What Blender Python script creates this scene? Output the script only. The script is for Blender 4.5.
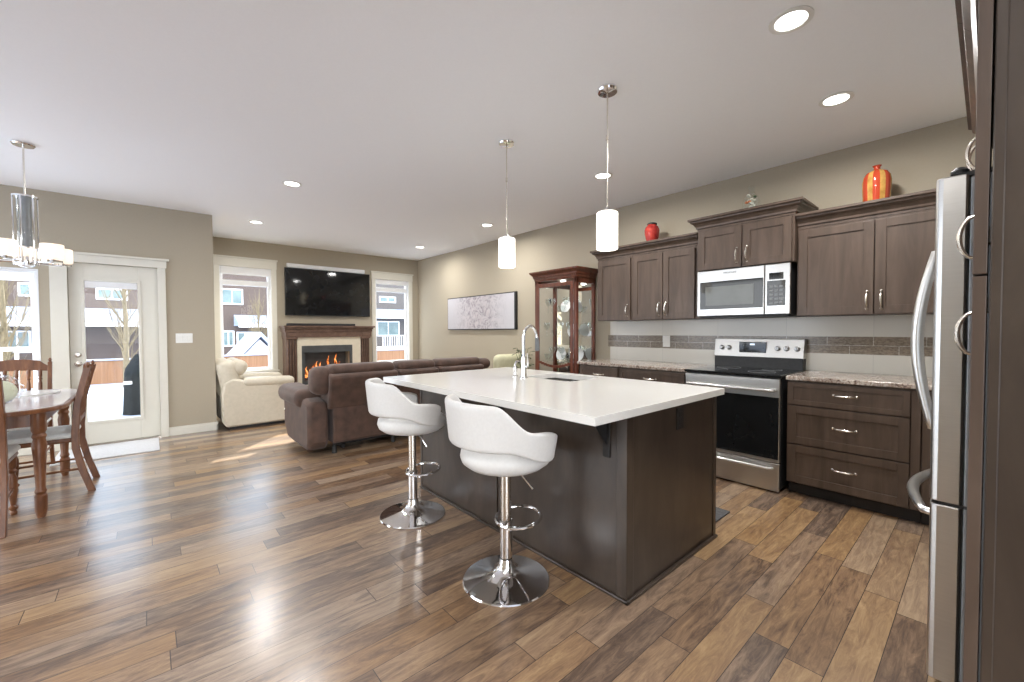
import bpy, bmesh, math, random
from mathutils import Vector, Matrix
random.seed(7)
for o in list(bpy.data.objects): bpy.data.objects.remove(o, do_unlink=True)
S = bpy.context.scene
COL = S.collection
R = math.radians; PI = math.pi

# ------------------------------------------------------------------ camera
def set_camera():
    yaw, pitch, roll = R(41.184), R(-1.431), R(-0.21)
    f = Vector((math.sin(yaw)*math.cos(pitch), math.cos(yaw)*math.cos(pitch), math.sin(pitch)))
    r = Vector((math.cos(yaw), -math.sin(yaw), 0)); u = r.cross(f)
    r2 = r*math.cos(roll)+u*math.sin(roll); u2 = -r*math.sin(roll)+u*math.cos(roll)
    m = Matrix((r2, u2, -f)).transposed().to_4x4(); m.translation = (0, 0, 1.269)
    cd = bpy.data.cameras.new('camera'); cd.sensor_width = 36; cd.lens = 416.97/1024*36
    cd.clip_start = .05; cd.clip_end = 400
    c = bpy.data.objects.new('camera', cd); c.matrix_world = m; COL.objects.link(c); S.camera = c
set_camera()
# ------------------------------------------------------------------ view, sky, sun
S.view_settings.view_transform = 'Standard'; S.view_settings.look = 'None'
S.view_settings.gamma = 1; S.view_settings.use_curve_mapping = False
S.view_settings.exposure = 0.3
w = bpy.data.worlds.new('sky'); S.world = w; w.use_nodes = True
bg = w.node_tree.nodes['Background']; bg.inputs[0].default_value = (.72, .85, 1.0, 1); bg.inputs[0].default_value = (.80, .89, 1.0, 1)
_n = w.node_tree.nodes; _l = w.node_tree.links
_tc = _n.new('ShaderNodeTexCoord'); _dp = _n.new('ShaderNodeVectorMath'); _dp.operation = 'DOT_PRODUCT'; _dp.inputs[1].default_value = (-.68, -.68, .28)
_mr = _n.new('ShaderNodeMapRange'); _mr.inputs[1].default_value = -.3; _mr.inputs[2].default_value = .9; _mr.inputs[3].default_value = 3.2; _mr.inputs[4].default_value = 6.5
_l.new(_tc.outputs['Generated'], _dp.inputs[0]); _l.new(_dp.outputs['Value'], _mr.inputs[0]); _l.new(_mr.outputs[0], bg.inputs[1])
_cr = _n.new('ShaderNodeMix'); _cr.data_type = 'RGBA'; _cr.inputs[6].default_value = (.66, .82, 1.0, 1); _cr.inputs[7].default_value = (.93, .965, 1.0, 1)
_m2 = _n.new('ShaderNodeMapRange'); _m2.inputs[1].default_value = -.4; _m2.inputs[2].default_value = .4
_l.new(_dp.outputs['Value'], _m2.inputs[0]); _l.new(_m2.outputs[0], _cr.inputs[0]); _l.new(_cr.outputs[2], bg.inputs[0])
sd = bpy.data.lights.new('sun', 'SUN'); sd.energy = 20; sd.angle = R(.6); sd.color = (1, .95, .86)
so = bpy.data.objects.new('sun', sd); COL.objects.link(so)
so.rotation_euler = Vector((.70*math.cos(R(26.8)), .714*math.cos(R(26.8)), math.sin(R(26.8)))).to_track_quat('Z', 'Y').to_euler()
POT_W = 18.0
# ------------------------------------------------------------------ room numbers
W = 4.347; D = 8.008; D2 = 6.552; XL = .655; ZC = 2.756
XW = -3.4; YB = -3.4           # unseen left and rear walls, openings added to let daylight in

# ------------------------------------------------------------------ materials
def mat(name, col, rough=.5, metal=0, coat=0, emit=None, es=0, spec=.5, trans=0, ior=1.45, alpha=1):
    m = bpy.data.materials.new(name); m.use_nodes = True
    b = m.node_tree.nodes['Principled BSDF']
    b.inputs['Base Color'].default_value = (*col, 1); b.inputs['Roughness'].default_value = rough
    b.inputs['Metallic'].default_value = metal; b.inputs['Coat Weight'].default_value = coat
    b.inputs['Specular IOR Level'].default_value = spec
    b.inputs['Transmission Weight'].default_value = trans; b.inputs['IOR'].default_value = ior
    if emit: b.inputs['Emission Color'].default_value = (*emit, 1); b.inputs['Emission Strength'].default_value = es
    return m
def N(m): return m.node_tree.nodes
def L(m, a, b): m.node_tree.links.new(a, b)
def objcoord(m, scale=(1, 1, 1), rot=(0, 0, 0)):
    t = N(m).new('ShaderNodeTexCoord'); mp = N(m).new('ShaderNodeMapping')
    mp.inputs['Scale'].default_value = scale; mp.inputs['Rotation'].default_value = rot
    L(m, t.outputs['Object'], mp.inputs['Vector']); return mp.outputs['Vector']
def ramp(m, fac, stops):
    r = N(m).new('ShaderNodeValToRGB'); e = r.color_ramp.elements
    e[0].position = stops[0][0]; e[0].color = (*stops[0][1], 1)
    e[1].position = stops[-1][0]; e[1].color = (*stops[-1][1], 1)
    for p, c in stops[1:-1]:
        n = e.new(p); n.color = (*c, 1)
    L(m, fac, r.inputs['Fac']); return r.outputs['Color']
def noise(m, vec, scale=5, detail=4, rough=.55, dist=0):
    n = N(m).new('ShaderNodeTexNoise'); n.inputs['Scale'].default_value = scale
    n.inputs['Detail'].default_value = detail; n.inputs['Roughness'].default_value = rough
    n.inputs['Distortion'].default_value = dist
    L(m, vec, n.inputs['Vector']); return n.outputs['Fac']
def bump(m, h, strength=.1, dist=.01):
    b = N(m).new('ShaderNodeBump'); b.inputs['Strength'].default_value = strength; b.inputs['Distance'].default_value = dist
    L(m, h, b.inputs['Height']); L(m, b.outputs['Normal'], N(m)['Principled BSDF'].inputs['Normal'])
def setcol(m, c): L(m, c, N(m)['Principled BSDF'].inputs['Base Color'])
def wood(name, c0, c1, c2, scale=(6, 6, .7), rough=.35, coat=.2, nscale=3, spec=.5):
    m = mat(name, c1, rough, coat=coat, spec=spec)
    N(m)['Principled BSDF'].inputs['Coat Roughness'].default_value = .2
    f = noise(m, objcoord(m, scale), nscale, 6, .6, .6)
    setcol(m, ramp(m, f, [(.25, c0), (.5, c1), (.75, c2)])); return m
def mottled(name, c0, c1, rough, scale=40, bstr=.1, metal=0, sc=(1, 1, 1), **k):
    m = mat(name, c0, rough, metal, **k); f = noise(m, objcoord(m, sc), scale, 5)
    setcol(m, ramp(m, f, [(.3, c0), (.7, c1)]))
    if bstr: bump(m, f, bstr, .004)
    return m
def glass(name, col=(1, 1, 1), refl=1.0):
    m = bpy.data.materials.new(name); m.use_nodes = True; n = m.node_tree.nodes; n.clear()
    o = n.new('ShaderNodeOutputMaterial'); t = n.new('ShaderNodeBsdfTransparent'); g = n.new('ShaderNodeBsdfGlossy')
    t.inputs[0].default_value = (*col, 1); g.inputs['Roughness'].default_value = .02
    g.inputs[0].default_value = (refl, refl, refl, 1)
    fr = n.new('ShaderNodeFresnel'); mx = n.new('ShaderNodeMixShader')
    ge = n.new('ShaderNodeNewGeometry'); q = n.new('ShaderNodeMath'); q.operation = 'MULTIPLY_ADD'; q.inputs[1].default_value = 1/1.45-1.45; q.inputs[2].default_value = 1.45
    L(m, ge.outputs['Backfacing'], q.inputs[0]); L(m, q.outputs[0], fr.inputs[0])
    L(m, fr.outputs[0], mx.inputs[0]); L(m, t.outputs[0], mx.inputs[1]); L(m, g.outputs[0], mx.inputs[2]); L(m, mx.outputs[0], o.inputs[0])
    return m

def floor_mat():
    m = mat('laminate_planks', (.3, .2, .12), .42, coat=1.0); b = N(m)['Principled BSDF']
    b.inputs['Coat Roughness'].default_value = .23; b.inputs['Coat IOR'].default_value = 1.7
    t = N(m).new('ShaderNodeTexCoord'); sx = N(m).new('ShaderNodeSeparateXYZ'); L(m, t.outputs['Object'], sx.inputs[0])
    def M(op, a, bb=None):
        q = N(m).new('ShaderNodeMath'); q.operation = op
        for i, v in enumerate((a, bb)):
            if v is None: continue
            if isinstance(v, (int, float)): q.inputs[i].default_value = v
            else: L(m, v, q.inputs[i])
        return q.outputs[0]
    def WN(x, y):
        c = N(m).new('ShaderNodeCombineXYZ'); L(m, x, c.inputs[0])
        if y is not None: L(m, y, c.inputs[1])
        q = N(m).new('ShaderNodeTexWhiteNoise'); q.noise_dimensions = '3D'; L(m, c.outputs[0], q.inputs['Vector']); return q
    rw = .125
    yr = M('DIVIDE', sx.outputs[1], rw); row = M('FLOOR', yr); fy = M('FRACT', yr)
    off = M('MULTIPLY', WN(row, None).outputs[0], 7.3)
    xs = M('ADD', M('DIVIDE', sx.outputs[0], .95), off); pl = M('FLOOR', xs); fx = M('FRACT', xs)
    wn = WN(row, pl)
    # grain, offset per plank
    cx = N(m).new('ShaderNodeCombineXYZ'); L(m, M('ADD', M('MULTIPLY', sx.outputs[0], 1.6), M('MULTIPLY', wn.outputs[0], 40)), cx.inputs[0])
    L(m, M('MULTIPLY', sx.outputs[1], 9), cx.inputs[1]); L(m, M('MULTIPLY', wn.outputs[0], 17), cx.inputs[2])
    g = noise(m, cx.outputs[0], 2.6, 10, .74, .9)
    cx2 = N(m).new('ShaderNodeCombineXYZ'); L(m, M('ADD', M('MULTIPLY', sx.outputs[0], 3), M('MULTIPLY', wn.outputs[0], 11)), cx2.inputs[0])
    L(m, M('MULTIPLY', sx.outputs[1], 60), cx2.inputs[1])
    g2 = noise(m, cx2.outputs[0], 2.5, 4, .6, .3)
    fac = M('ADD', M('ADD', M('MULTIPLY', wn.outputs[0], .30), M('MULTIPLY', g, 1.05)), M('MULTIPLY', g2, .2))
    fac = M('SUBTRACT', fac, .28)
    c = ramp(m, fac, [(.18, (.05, .030, .021)), (.36, (.14, .083, .050)), (.50, (.26, .160, .092)), (.64, (.36, .235, .13)), (.86, (.52, .36, .20))])
    hs = N(m).new('ShaderNodeHueSaturation'); L(m, c, hs.inputs['Color'])
    L(m, M('ADD', M('MULTIPLY', WN(pl, row).outputs[0], .35), .78), hs.inputs['Saturation'])
    e1 = M('LESS_THAN', fy, .022); e2 = M('LESS_THAN', fx, .0035); ed = M('MAXIMUM', e1, e2)
    mx = N(m).new('ShaderNodeMix'); mx.data_type = 'RGBA'; L(m, ed, mx.inputs[0]); L(m, hs.outputs[0], mx.inputs[6]); mx.inputs[7].default_value = (.04, .025, .018, 1)
    setcol(m, mx.outputs[2])
    h = M('SUBTRACT', M('MULTIPLY', g2, .35), ed); bump(m, h, .12, .003)
    return m
def tile_mat():
    m = mat('wall_tile', (.68, .66, .60), .18)
    t = N(m).new('ShaderNodeTexCoord'); mp = N(m).new('ShaderNodeMapping'); mp.inputs['Rotation'].default_value = (R(90), 0, R(90)); L(m, t.outputs['Object'], mp.inputs['Vector'])
    sx = N(m).new('ShaderNodeSeparateXYZ'); L(m, t.outputs['Object'], sx.inputs[0]); cb = N(m).new('ShaderNodeCombineXYZ'); L(m, sx.outputs[1], cb.inputs[0]); L(m, sx.outputs[2], cb.inputs[1])
    b = N(m).new('ShaderNodeTexBrick'); L(m, cb.outputs[0], b.inputs['Vector']); b.offset = 0
    b.inputs['Scale'].default_value = 1; b.inputs['Brick Width'].default_value = .6; b.inputs['Row Height'].default_value = .3
    b.inputs['Mortar Size'].default_value = .0012; b.inputs['Color1'].default_value = (.68, .66, .60, 1); b.inputs['Color2'].default_value = (.65, .63, .575, 1); b.inputs['Mortar'].default_value = (.5, .49, .46, 1)
    setcol(m, b.outputs['Color']); return m
def band_mat():
    m = mat('glass_band_tile', (.25, .2, .16), .12)
    t = N(m).new('ShaderNodeTexCoord')
    sx = N(m).new('ShaderNodeSeparateXYZ'); L(m, t.outputs['Object'], sx.inputs[0]); cb = N(m).new('ShaderNodeCombineXYZ'); L(m, sx.outputs[1], cb.inputs[0])
    ad = N(m).new('ShaderNodeMath'); ad.operation = 'SUBTRACT'; ad.inputs[1].default_value = 1.065; L(m, sx.outputs[2], ad.inputs[0]); L(m, ad.outputs[0], cb.inputs[1])
    b = N(m).new('ShaderNodeTexBrick'); L(m, cb.outputs[0], b.inputs['Vector'])
    b.inputs['Scale'].default_value = 1; b.inputs['Brick Width'].default_value = .3; b.inputs['Row Height'].default_value = .0725
    b.inputs['Mortar Size'].default_value = .002; b.inputs['Color1'].default_value = (.26, .215, .17, 1); b.inputs['Color2'].default_value = (.2, .17, .135, 1); b.inputs['Mortar'].default_value = (.55, .53, .48, 1)
    f = noise(m, objcoord(m, (1, 1, 2.5)), 55, 3); mx = N(m).new('ShaderNodeMix'); mx.data_type = 'RGBA'; mx.blend_type = 'MULTIPLY'; mx.inputs[0].default_value = .7
    L(m, b.outputs['Color'], mx.inputs[6]); L(m, ramp(m, f, [(.35, (.5, .5, .5)), (.6, (1.25, 1.25, 1.25))]), mx.inputs[7]); setcol(m, mx.outputs[2])
    bump(m, f, .25, .003); return m
def granite_mat():
    m = mat('granite', (.4, .36, .33), .15); v = objcoord(m)
    f1 = noise(m, v, 28, 8, .7, 1.5); f2 = noise(m, v, 6, 5, .6, 1)
    c1 = ramp(m, f1, [(.36, (.05, .035, .03)), (.45, (.3, .22, .18)), (.55, (.5, .45, .4)), (.68, (.72, .7, .66))])
    c2 = ramp(m, f2, [(.4, (.45, .4, .37)), (.6, (1, .97, .94))])
    mx = N(m).new('ShaderNodeMix'); mx.data_type = 'RGBA'; mx.blend_type = 'MULTIPLY'; mx.inputs[0].default_value = .5
    L(m, c1, mx.inputs[6]); L(m, c2, mx.inputs[7]); setcol(m, mx.outputs[2]); return m
def brushed(name, col, rough=.28, sc=(1, 1, 60)):
    m = mat(name, col, rough, 1); f = noise(m, objcoord(m, sc), 8, 3)
    setcol(m, ramp(m, f, [(.3, tuple(c*.93 for c in col)), (.7, col)])); return m
def art_mat():
    m = mat('floral_canvas', (.6, .58, .6), .75)
    v = objcoord(m)
    vo = N(m).new('ShaderNodeTexVoronoi'); vo.inputs['Scale'].default_value = 9; L(m, v, vo.inputs['Vector'])
    f = noise(m, v, 7, 6, .7, 2.5)
    t = N(m).new('ShaderNodeTexCoord'); sx = N(m).new('ShaderNodeSeparateXYZ'); L(m, t.outputs['Generated'], sx.inputs[0])
    q = N(m).new('ShaderNodeMath'); q.operation = 'PINGPONG'; q.inputs[1].default_value = .5; L(m, sx.outputs[1], q.inputs[0])
    q2 = N(m).new('ShaderNodeMapRange'); q2.inputs[1].default_value = .08; q2.inputs[2].default_value = .38; L(m, q.outputs[0], q2.inputs[0])
    c = ramp(m, f, [(.3, (.16, .14, .16)), (.42, (.34, .31, .34)), (.5, (.50, .48, .50)), (.62, (.58, .53, .54)), (.75, (.36, .37, .38))])
    c2 = ramp(m, vo.outputs['Distance'], [(0, (.8, .78, .8)), (.6, (1.02, 1.01, 1.02))])
    a = N(m).new('ShaderNodeMix'); a.data_type = 'RGBA'; a.blend_type = 'MULTIPLY'; a.inputs[0].default_value = .8; L(m, c, a.inputs[6]); L(m, c2, a.inputs[7])
    b = N(m).new('ShaderNodeMix'); b.data_type = 'RGBA'; L(m, q2.outputs[0], b.inputs[0]); b.inputs[6].default_value = (.52, .51, .54, 1); L(m, a.outputs[2], b.inputs[7])
    setcol(m, b.outputs[2]); return m
def fire_mat():
    m = mat('flames', (0, 0, 0), .8); b = N(m)['Principled BSDF']
    f = noise(m, objcoord(m, (6, 6, 3)), 3, 4, .6, 1)
    L(m, ramp(m, f, [(.42, (.02, .005, .002)), (.55, (1, .25, .05)), (.68, (1, .75, .3))]), b.inputs['Emission Color']); b.inputs['Emission Strength'].default_value = 1.6; return m

M = {}
M['wall'] = mottled('taupe_paint', (.415, .365, .28), (.425, .375, .29), .9, 60, .04)
M['ceil'] = mottled('ceiling_paint', (.915, .925, .945), (.93, .94, .96), .95, 80, .05)
M['trim'] = mottled('cream_trim_paint', (.70, .68, .60), (.72, .70, .62), .45, 12, 0)
M['vinyl'] = mottled('white_vinyl', (.80, .81, .82), (.83, .84, .85), .4, 12, 0)
M['floor'] = floor_mat(); M['tile'] = tile_mat(); M['band'] = band_mat(); M['granite'] = granite_mat()
M['cab'] = wood('espresso_maple', (.060, .040, .029), (.088, .060, .044), (.118, .082, .061), (5, 5, .6), .42, .12, spec=.4)
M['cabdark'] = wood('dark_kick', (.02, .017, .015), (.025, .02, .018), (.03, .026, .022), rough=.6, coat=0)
M['island'] = wood('espresso_panel', (.030, .021, .016), (.050, .036, .027), (.075, .056, .042), (2.2, 2.2, .7), .3, .2)
M['oak'] = wood('cherry_oak', (.085, .030, .012), (.155, .058, .022), (.24, .10, .04), (8, 8, 2), .4, .12)
M['cherry'] = wood('cherry_red', (.07, .018, .010), (.13, .036, .018), (.2, .06, .03), (8, 8, 1.2), .3, .4)
M['mantel'] = wood('walnut_mantel', (.085, .048, .034), (.13, .075, .053), (.18, .11, .08), (4, 4, 4), .4, .2)
M['quartz'] = mottled('white_quartz', (.76, .75, .72), (.80, .79, .76), .12, 180, 0)
M['steel'] = brushed('stainless', (.60, .595, .58), .32)
M['steelh'] = brushed('stainless_side', (.6, .6, .6), .24, (60, 1, 1))
M['handle'] = brushed('satin_handle', (.78, .78, .77), .3)
M['chrome'] = mottled('chrome', (.86, .86, .87), (.88, .88, .89), .06, 5, 0, metal=1)
M['nickel'] = mottled('brushed_nickel', (.66, .62, .56), (.72, .68, .62), .25, 60, 0, metal=1)
M['blackglass'] = mottled('black_glass', (.008, .009, .010), (.012, .013, .014), .06, 6, 0)
M['mwglass'] = mottled('microwave_window', (.07, .075, .068), (.09, .095, .088), .08, 6, 0)
M['fridgegrey'] = mottled('fridge_case_grey', (.24, .25, .26), (.28, .29, .30), .4, 30, 0, metal=.3)
M['knobgrey'] = brushed('shaded_knob_metal', (.32, .32, .32), .3)  # darker grey paints the shadow on the knobs into the metal
M['black'] = mottled('black_plastic', (.015, .015, .016), (.025, .025, .026), .45, 50, 0)
M['grey'] = mottled('grey_plastic', (.16, .17, .18), (.2, .21, .22), .45, 30, 0)
M['white'] = mottled('white_plastic', (.78, .78, .75), (.82, .82, .79), .4, 30, 0)
M['leather'] = mottled('white_leatherette', (.70, .695, .68), (.74, .735, .72), .38, 70, .08)
M['cream'] = mottled('cream_leather', (.58, .53, .42), (.64, .58, .47), .42, 30, .12)
M['suede'] = mottled('brown_suede', (.050, .028, .020), (.110, .060, .042), .65, 9, .15)
N(M['suede'])['Principled BSDF'].inputs['Sheen Weight'].default_value = .15
M['seatfab'] = mottled('pale_seat_fabric', (.68, .72, .72), (.78, .82, .82), .8, 40, .1)
M['stone'] = mottled('cream_stone', (.62, .56, .44), (.68, .62, .50), .5, 10, 0)
M['fire'] = fire_mat(); M['log'] = mottled('charred_log', (.03, .02, .015), (.08, .05, .03), .9, 15, .4)
M['firebrick'] = mottled('firebox_lining', (.05, .055, .058), (.07, .075, .078), .6, 10, 0)
M['glass'] = glass('clear_glass', (.93, .94, .95), .35); M['glassware'] = glass('crystal', (.95, .97, .965), 1.0)
M['crystal2'] = glass('thin_clear_glass', (.95, .96, .95))
M['shade'] = mat('opal_glass_lit', (.9, .88, .84), .3, emit=(1, .95, .86), es=1.8)
M['shade_dim'] = mat('opal_glass_lit_warm', (.85, .78, .70), .3, emit=(1, .86, .72), es=.55)
M['lens'] = mat('downlight_lens', (.9, .9, .88), .4, emit=(1, .96, .88), es=7)
M['art'] = art_mat()
M['mat'] = mottled('pale_rug', (.55, .55, .56), (.66, .66, .67), .95, 60, .4)
M['darkmat'] = mottled('charcoal_mat', (.07, .07, .075), (.12, .12, .125), .9, 60, .3)
M['redglaze'] = mottled('red_glaze', (.22, .01, .015), (.5, .06, .04), .12, 18, 0)
M['amber'] = mottled('amber_red_glaze', (.42, .05, .02), (.5, .07, .03), .12, 12, 0, sc=(1, 1, .2))
M['gold'] = mottled('gold_glaze', (.32, .15, .03), (.62, .36, .10), .18, 14, 0)
M['leaf'] = mottled('leaf_green', (.03, .06, .02), (.07, .12, .035), .5, 20, 0)
M['lime'] = mottled('pale_melon_skin', (.70, .75, .52), (.80, .84, .64), .5, 10, 0)
M['palefab'] = mottled('pale_yellow_fabric', (.62, .60, .40), (.70, .68, .48), .9, 20, 0)
M['petal'] = mottled('petal_white', (.7, .7, .6), (.8, .8, .72), .6, 20, 0)
M['petalr'] = mottled('petal_orange', (.6, .15, .05), (.7, .3, .08), .6, 20, 0)
M['china'] = mottled('white_china', (.75, .75, .73), (.8, .8, .78), .2, 10, 0)
M['mirror'] = mottled('mirror', (.82, .84, .83), (.84, .86, .85), .03, 2, 0, metal=1)
# outside
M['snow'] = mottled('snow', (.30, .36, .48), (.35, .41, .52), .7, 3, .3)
M['siding'] = mottled('brown_siding', (.085, .062, .052), (.10, .074, .062), .8, 3, .1, sc=(.4, .4, 12))
M['sidingred'] = mottled('red_brown_siding', (.085, .048, .038), (.10, .058, .047), .8, 3, .1, sc=(.4, .4, 12))
M['sidegrey'] = mottled('grey_siding', (.085, .075, .07), (.10, .09, .084), .8, 3, .1, sc=(.4, .4, 12))
M['extwin'] = mottled('house_window_glass', (.08, .13, .135), (.16, .22, .22), .1, 1.2, 0)
M['fence'] = mottled('cedar_boards', (.20, .10, .05), (.28, .15, .08), .8, 3, 0, sc=(8, 8, .3))
M['bark'] = mottled('pale_bark', (.13, .10, .06), (.21, .17, .10), .9, 20, 0)
M['cover'] = mottled('black_vinyl_cover', (.004, .006, .007), (.010, .013, .014), .9, 9, .2, spec=.15)
M['deck'] = mottled('deck_boards', (.3, .27, .25), (.4, .37, .35), .8, 5, 0, sc=(1, 12, 1))
M['lettering'] = mat('lettering_grey', (.12, .12, .12), .4); M['letterlight'] = mat('lettering_silver', (.55, .55, .55), .4)
M['display'] = mat('clock_display', (.02, .02, .02), .2, emit=(.7, .85, 1), es=1.2)

# ------------------------------------------------------------------ helpers
WM = {}
def tag(o, label=None, cat=None, group=None, kind=None):
    if label: o['label'] = label
    if cat: o['category'] = cat
    if group: o['group'] = group
    if kind: o['kind'] = kind
    return o
def thing(name, label, cat, loc=(0, 0, 0), rz=0, group=None, kind=None):
    o = bpy.data.objects.new(name, None); COL.objects.link(o); o.location = loc; o.rotation_euler = (0, 0, rz); o.empty_display_size = .1
    WM[o] = Matrix.Translation(loc) @ Matrix.Rotation(rz, 4, 'Z')
    return tag(o, label, cat, group, kind)
def V(*a): return Vector(a)
class MB:
    def __init__(s): s.b = bmesh.new()
    def box(s, x0, x1, y0, y1, z0, z1, bev=0, seg=2):
        r = bmesh.ops.create_cube(s.b, size=1)['verts']
        for v in r: v.co = Vector(((x0+x1)/2+v.co.x*(x1-x0), (y0+y1)/2+v.co.y*(y1-y0), (z0+z1)/2+v.co.z*(z1-z0)))
        if bev:
            es = list({e for v in r for e in v.link_edges})
            bmesh.ops.bevel(s.b, geom=es, offset=bev, segments=seg, profile=.5, affect='EDGES')
        return s
    def tube(s, pts, r, seg=10, closed=False, cap=True):
        pts = [Vector(p) for p in pts]; n = len(pts); rings = []
        rr = r if isinstance(r, (list, tuple)) else [r]*n
        up = None
        for i, p in enumerate(pts):
            if closed: t = (pts[(i+1) % n]-pts[i-1]).normalized()
            else: t = (pts[min(i+1, n-1)]-pts[max(i-1, 0)]).normalized()
            if up is None: up = t.orthogonal().normalized()
            up = (up-t*up.dot(t)).normalized(); sd = t.cross(up)
            rings.append([s.b.verts.new(p+(up*math.cos(2*PI*k/seg)+sd*math.sin(2*PI*k/seg))*rr[i]) for k in range(seg)])
        for i in range(n if closed else n-1):
            a, b = rings[i], rings[(i+1) % n]
            for k in range(seg): s.b.faces.new((a[k], a[(k+1) % seg], b[(k+1) % seg], b[k]))
        if cap and not closed: s.b.faces.new(rings[0][::-1]); s.b.faces.new(rings[-1])
        return s
    def lathe(s, prof, c=(0, 0, 0), seg=28, sx=1, sy=1):
        c = Vector(c); rings = []
        for r, z in prof:
            if r < 1e-5: rings.append([s.b.verts.new(c+V(0, 0, z))])
            else: rings.append([s.b.verts.new(c+V(r*sx*math.cos(2*PI*k/seg), r*sy*math.sin(2*PI*k/seg), z)) for k in range(seg)])
        for a, b in zip(rings, rings[1:]):
            for k in range(seg):
                q = [a[k % len(a)], a[(k+1) % len(a)], b[(k+1) % len(b)], b[k % len(b)]]
                u = []
                for v in q:
                    if v not in u: u.append(v)
                if len(u) > 2: s.b.faces.new(u)
        return s
    def prism(s, poly, axis, a, b):
        # poly: 2D points in the two other axes (in xyz order), extruded along axis from a to b
        def P(p, t):
            q = list(p); q.insert('xyz'.index(axis), t); return Vector(q)
        A = [s.b.verts.new(P(p, a)) for p in poly]; B = [s.b.verts.new(P(p, b)) for p in poly]; n = len(poly)
        s.b.faces.new(A[::-1]); s.b.faces.new(B)
        for i in range(n): s.b.faces.new((A[i], A[(i+1) % n], B[(i+1) % n], B[i]))
        return s
    def sweep(s, prof, path):
        # prof in (out, up); path: list of (pos, outdir) with mitred directions
        rings = []
        for p, o in path:
            rings.append([s.b.verts.new(Vector(p)+Vector(o)*a+V(0, 0, b)) for a, b in prof])
        n = len(prof)
        for A, B in zip(rings, rings[1:]):
            for i in range(n): s.b.faces.new((A[i], A[(i+1) % n], B[(i+1) % n], B[i]))
        s.b.faces.new(rings[0][::-1]); s.b.faces.new(rings[-1]); return s
    def grid(s, fn, nu, nv, closeu=False):
        g = [[s.b.verts.new(fn(i/(nu if closeu else nu-1), j/(nv-1))) for j in range(nv)] for i in range(nu)]
        for i in range(nu if closeu else nu-1):
            for j in range(nv-1): s.b.faces.new((g[i][j], g[(i+1) % nu][j], g[(i+1) % nu][j+1], g[i][j+1]))
        return s
    def quad(s, *p): s.b.faces.new([s.b.verts.new(q) for q in p]); return s
    def sphere(s, c, rx, ry=None, rz=None, seg=16):
        r = bmesh.ops.create_uvsphere(s.b, u_segments=seg, v_segments=max(6, seg*2//3), radius=1)['verts']
        for v in r: v.co = Vector(c)+V(v.co.x*rx, v.co.y*(ry or rx), v.co.z*(rz or rx))
        return s
    def xf(s, m): s.b.transform(m); return s
    def build(s, name, m, parent=None, smooth=False, local=False, bevel=0, sub=0, solid=0, wn=False, angle=35):
        me = bpy.data.meshes.new(name)
        if parent is not None and not local: s.b.transform(WM[parent].inverted())
        bmesh.ops.recalc_face_normals(s.b, faces=s.b.faces)
        if smooth:
            for f in s.b.faces: f.smooth = True
            for e in s.b.edges:
                if len(e.link_faces) == 2 and e.calc_face_angle(0) > R(angle): e.smooth = False
        s.b.to_mesh(me); s.b.free(); me.materials.append(m if not isinstance(m, str) else M[m])
        o = bpy.data.objects.new(name, me); COL.objects.link(o)
        if parent is not None: o.parent = parent; WM[o] = WM[parent]
        else: WM[o] = Matrix()
        if solid: q = o.modifiers.new('s', 'SOLIDIFY'); q.thickness = solid; q.offset = 0
        if bevel:
            q = o.modifiers.new('b', 'BEVEL'); q.width = bevel; q.segments = 2; q.limit_method = 'ANGLE'; q.angle_limit = R(40)
        if sub: q = o.modifiers.new('u', 'SUBSURF'); q.levels = sub; q.render_levels = sub
        return o
def struct(name, mb, m, **k): o = mb.build(name, m, **k); o['kind'] = 'structure'; return o
def copy_tree(root, loc, rz=0, label=None):
    r = root.copy(); COL.objects.link(r); r.location = loc; r.rotation_euler = (0, 0, rz)
    if label: r['label'] = label
    for ch in list(root.children):
        c = ch.copy(); COL.objects.link(c); c.parent = r
        for g in ch.children:
            d = g.copy(); COL.objects.link(d); d.parent = c
    return r
def text(body, size, mtx, name, m, parent, depth=.0008):
    cu = bpy.data.curves.new('t', 'FONT'); cu.body = body; cu.size = size; cu.extrude = depth; cu.align_x = 'CENTER'; cu.align_y = 'CENTER'
    o = bpy.data.objects.new('t', cu); COL.objects.link(o); dg = bpy.context.evaluated_depsgraph_get()
    me = bpy.data.meshes.new_from_object(o.evaluated_get(dg)); bpy.data.objects.remove(o, do_unlink=True)
    me.transform(WM[parent].inverted() @ mtx); me.materials.clear(); me.materials.append(M[m])
    q = bpy.data.objects.new(name, me); COL.objects.link(q); q.parent = parent; WM[q] = WM[parent]; return q
def frame_mtx(o, u, v):   # local x->u, y->v
    u = Vector(u); v = Vector(v); n = u.cross(v); m = Matrix((u, v, n)).transposed().to_4x4(); m.translation = o; return m
FX = lambda o: frame_mtx(o, (0, -1, 0), (0, 0, 1))   # text or door on a face looking toward -X
FYn = lambda o: frame_mtx(o, (1, 0, 0), (0, 0, 1))   # face looking toward -Y
FYp = lambda o: frame_mtx(o, (-1, 0, 0), (0, 0, 1))  # face looking toward +Y

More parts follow.
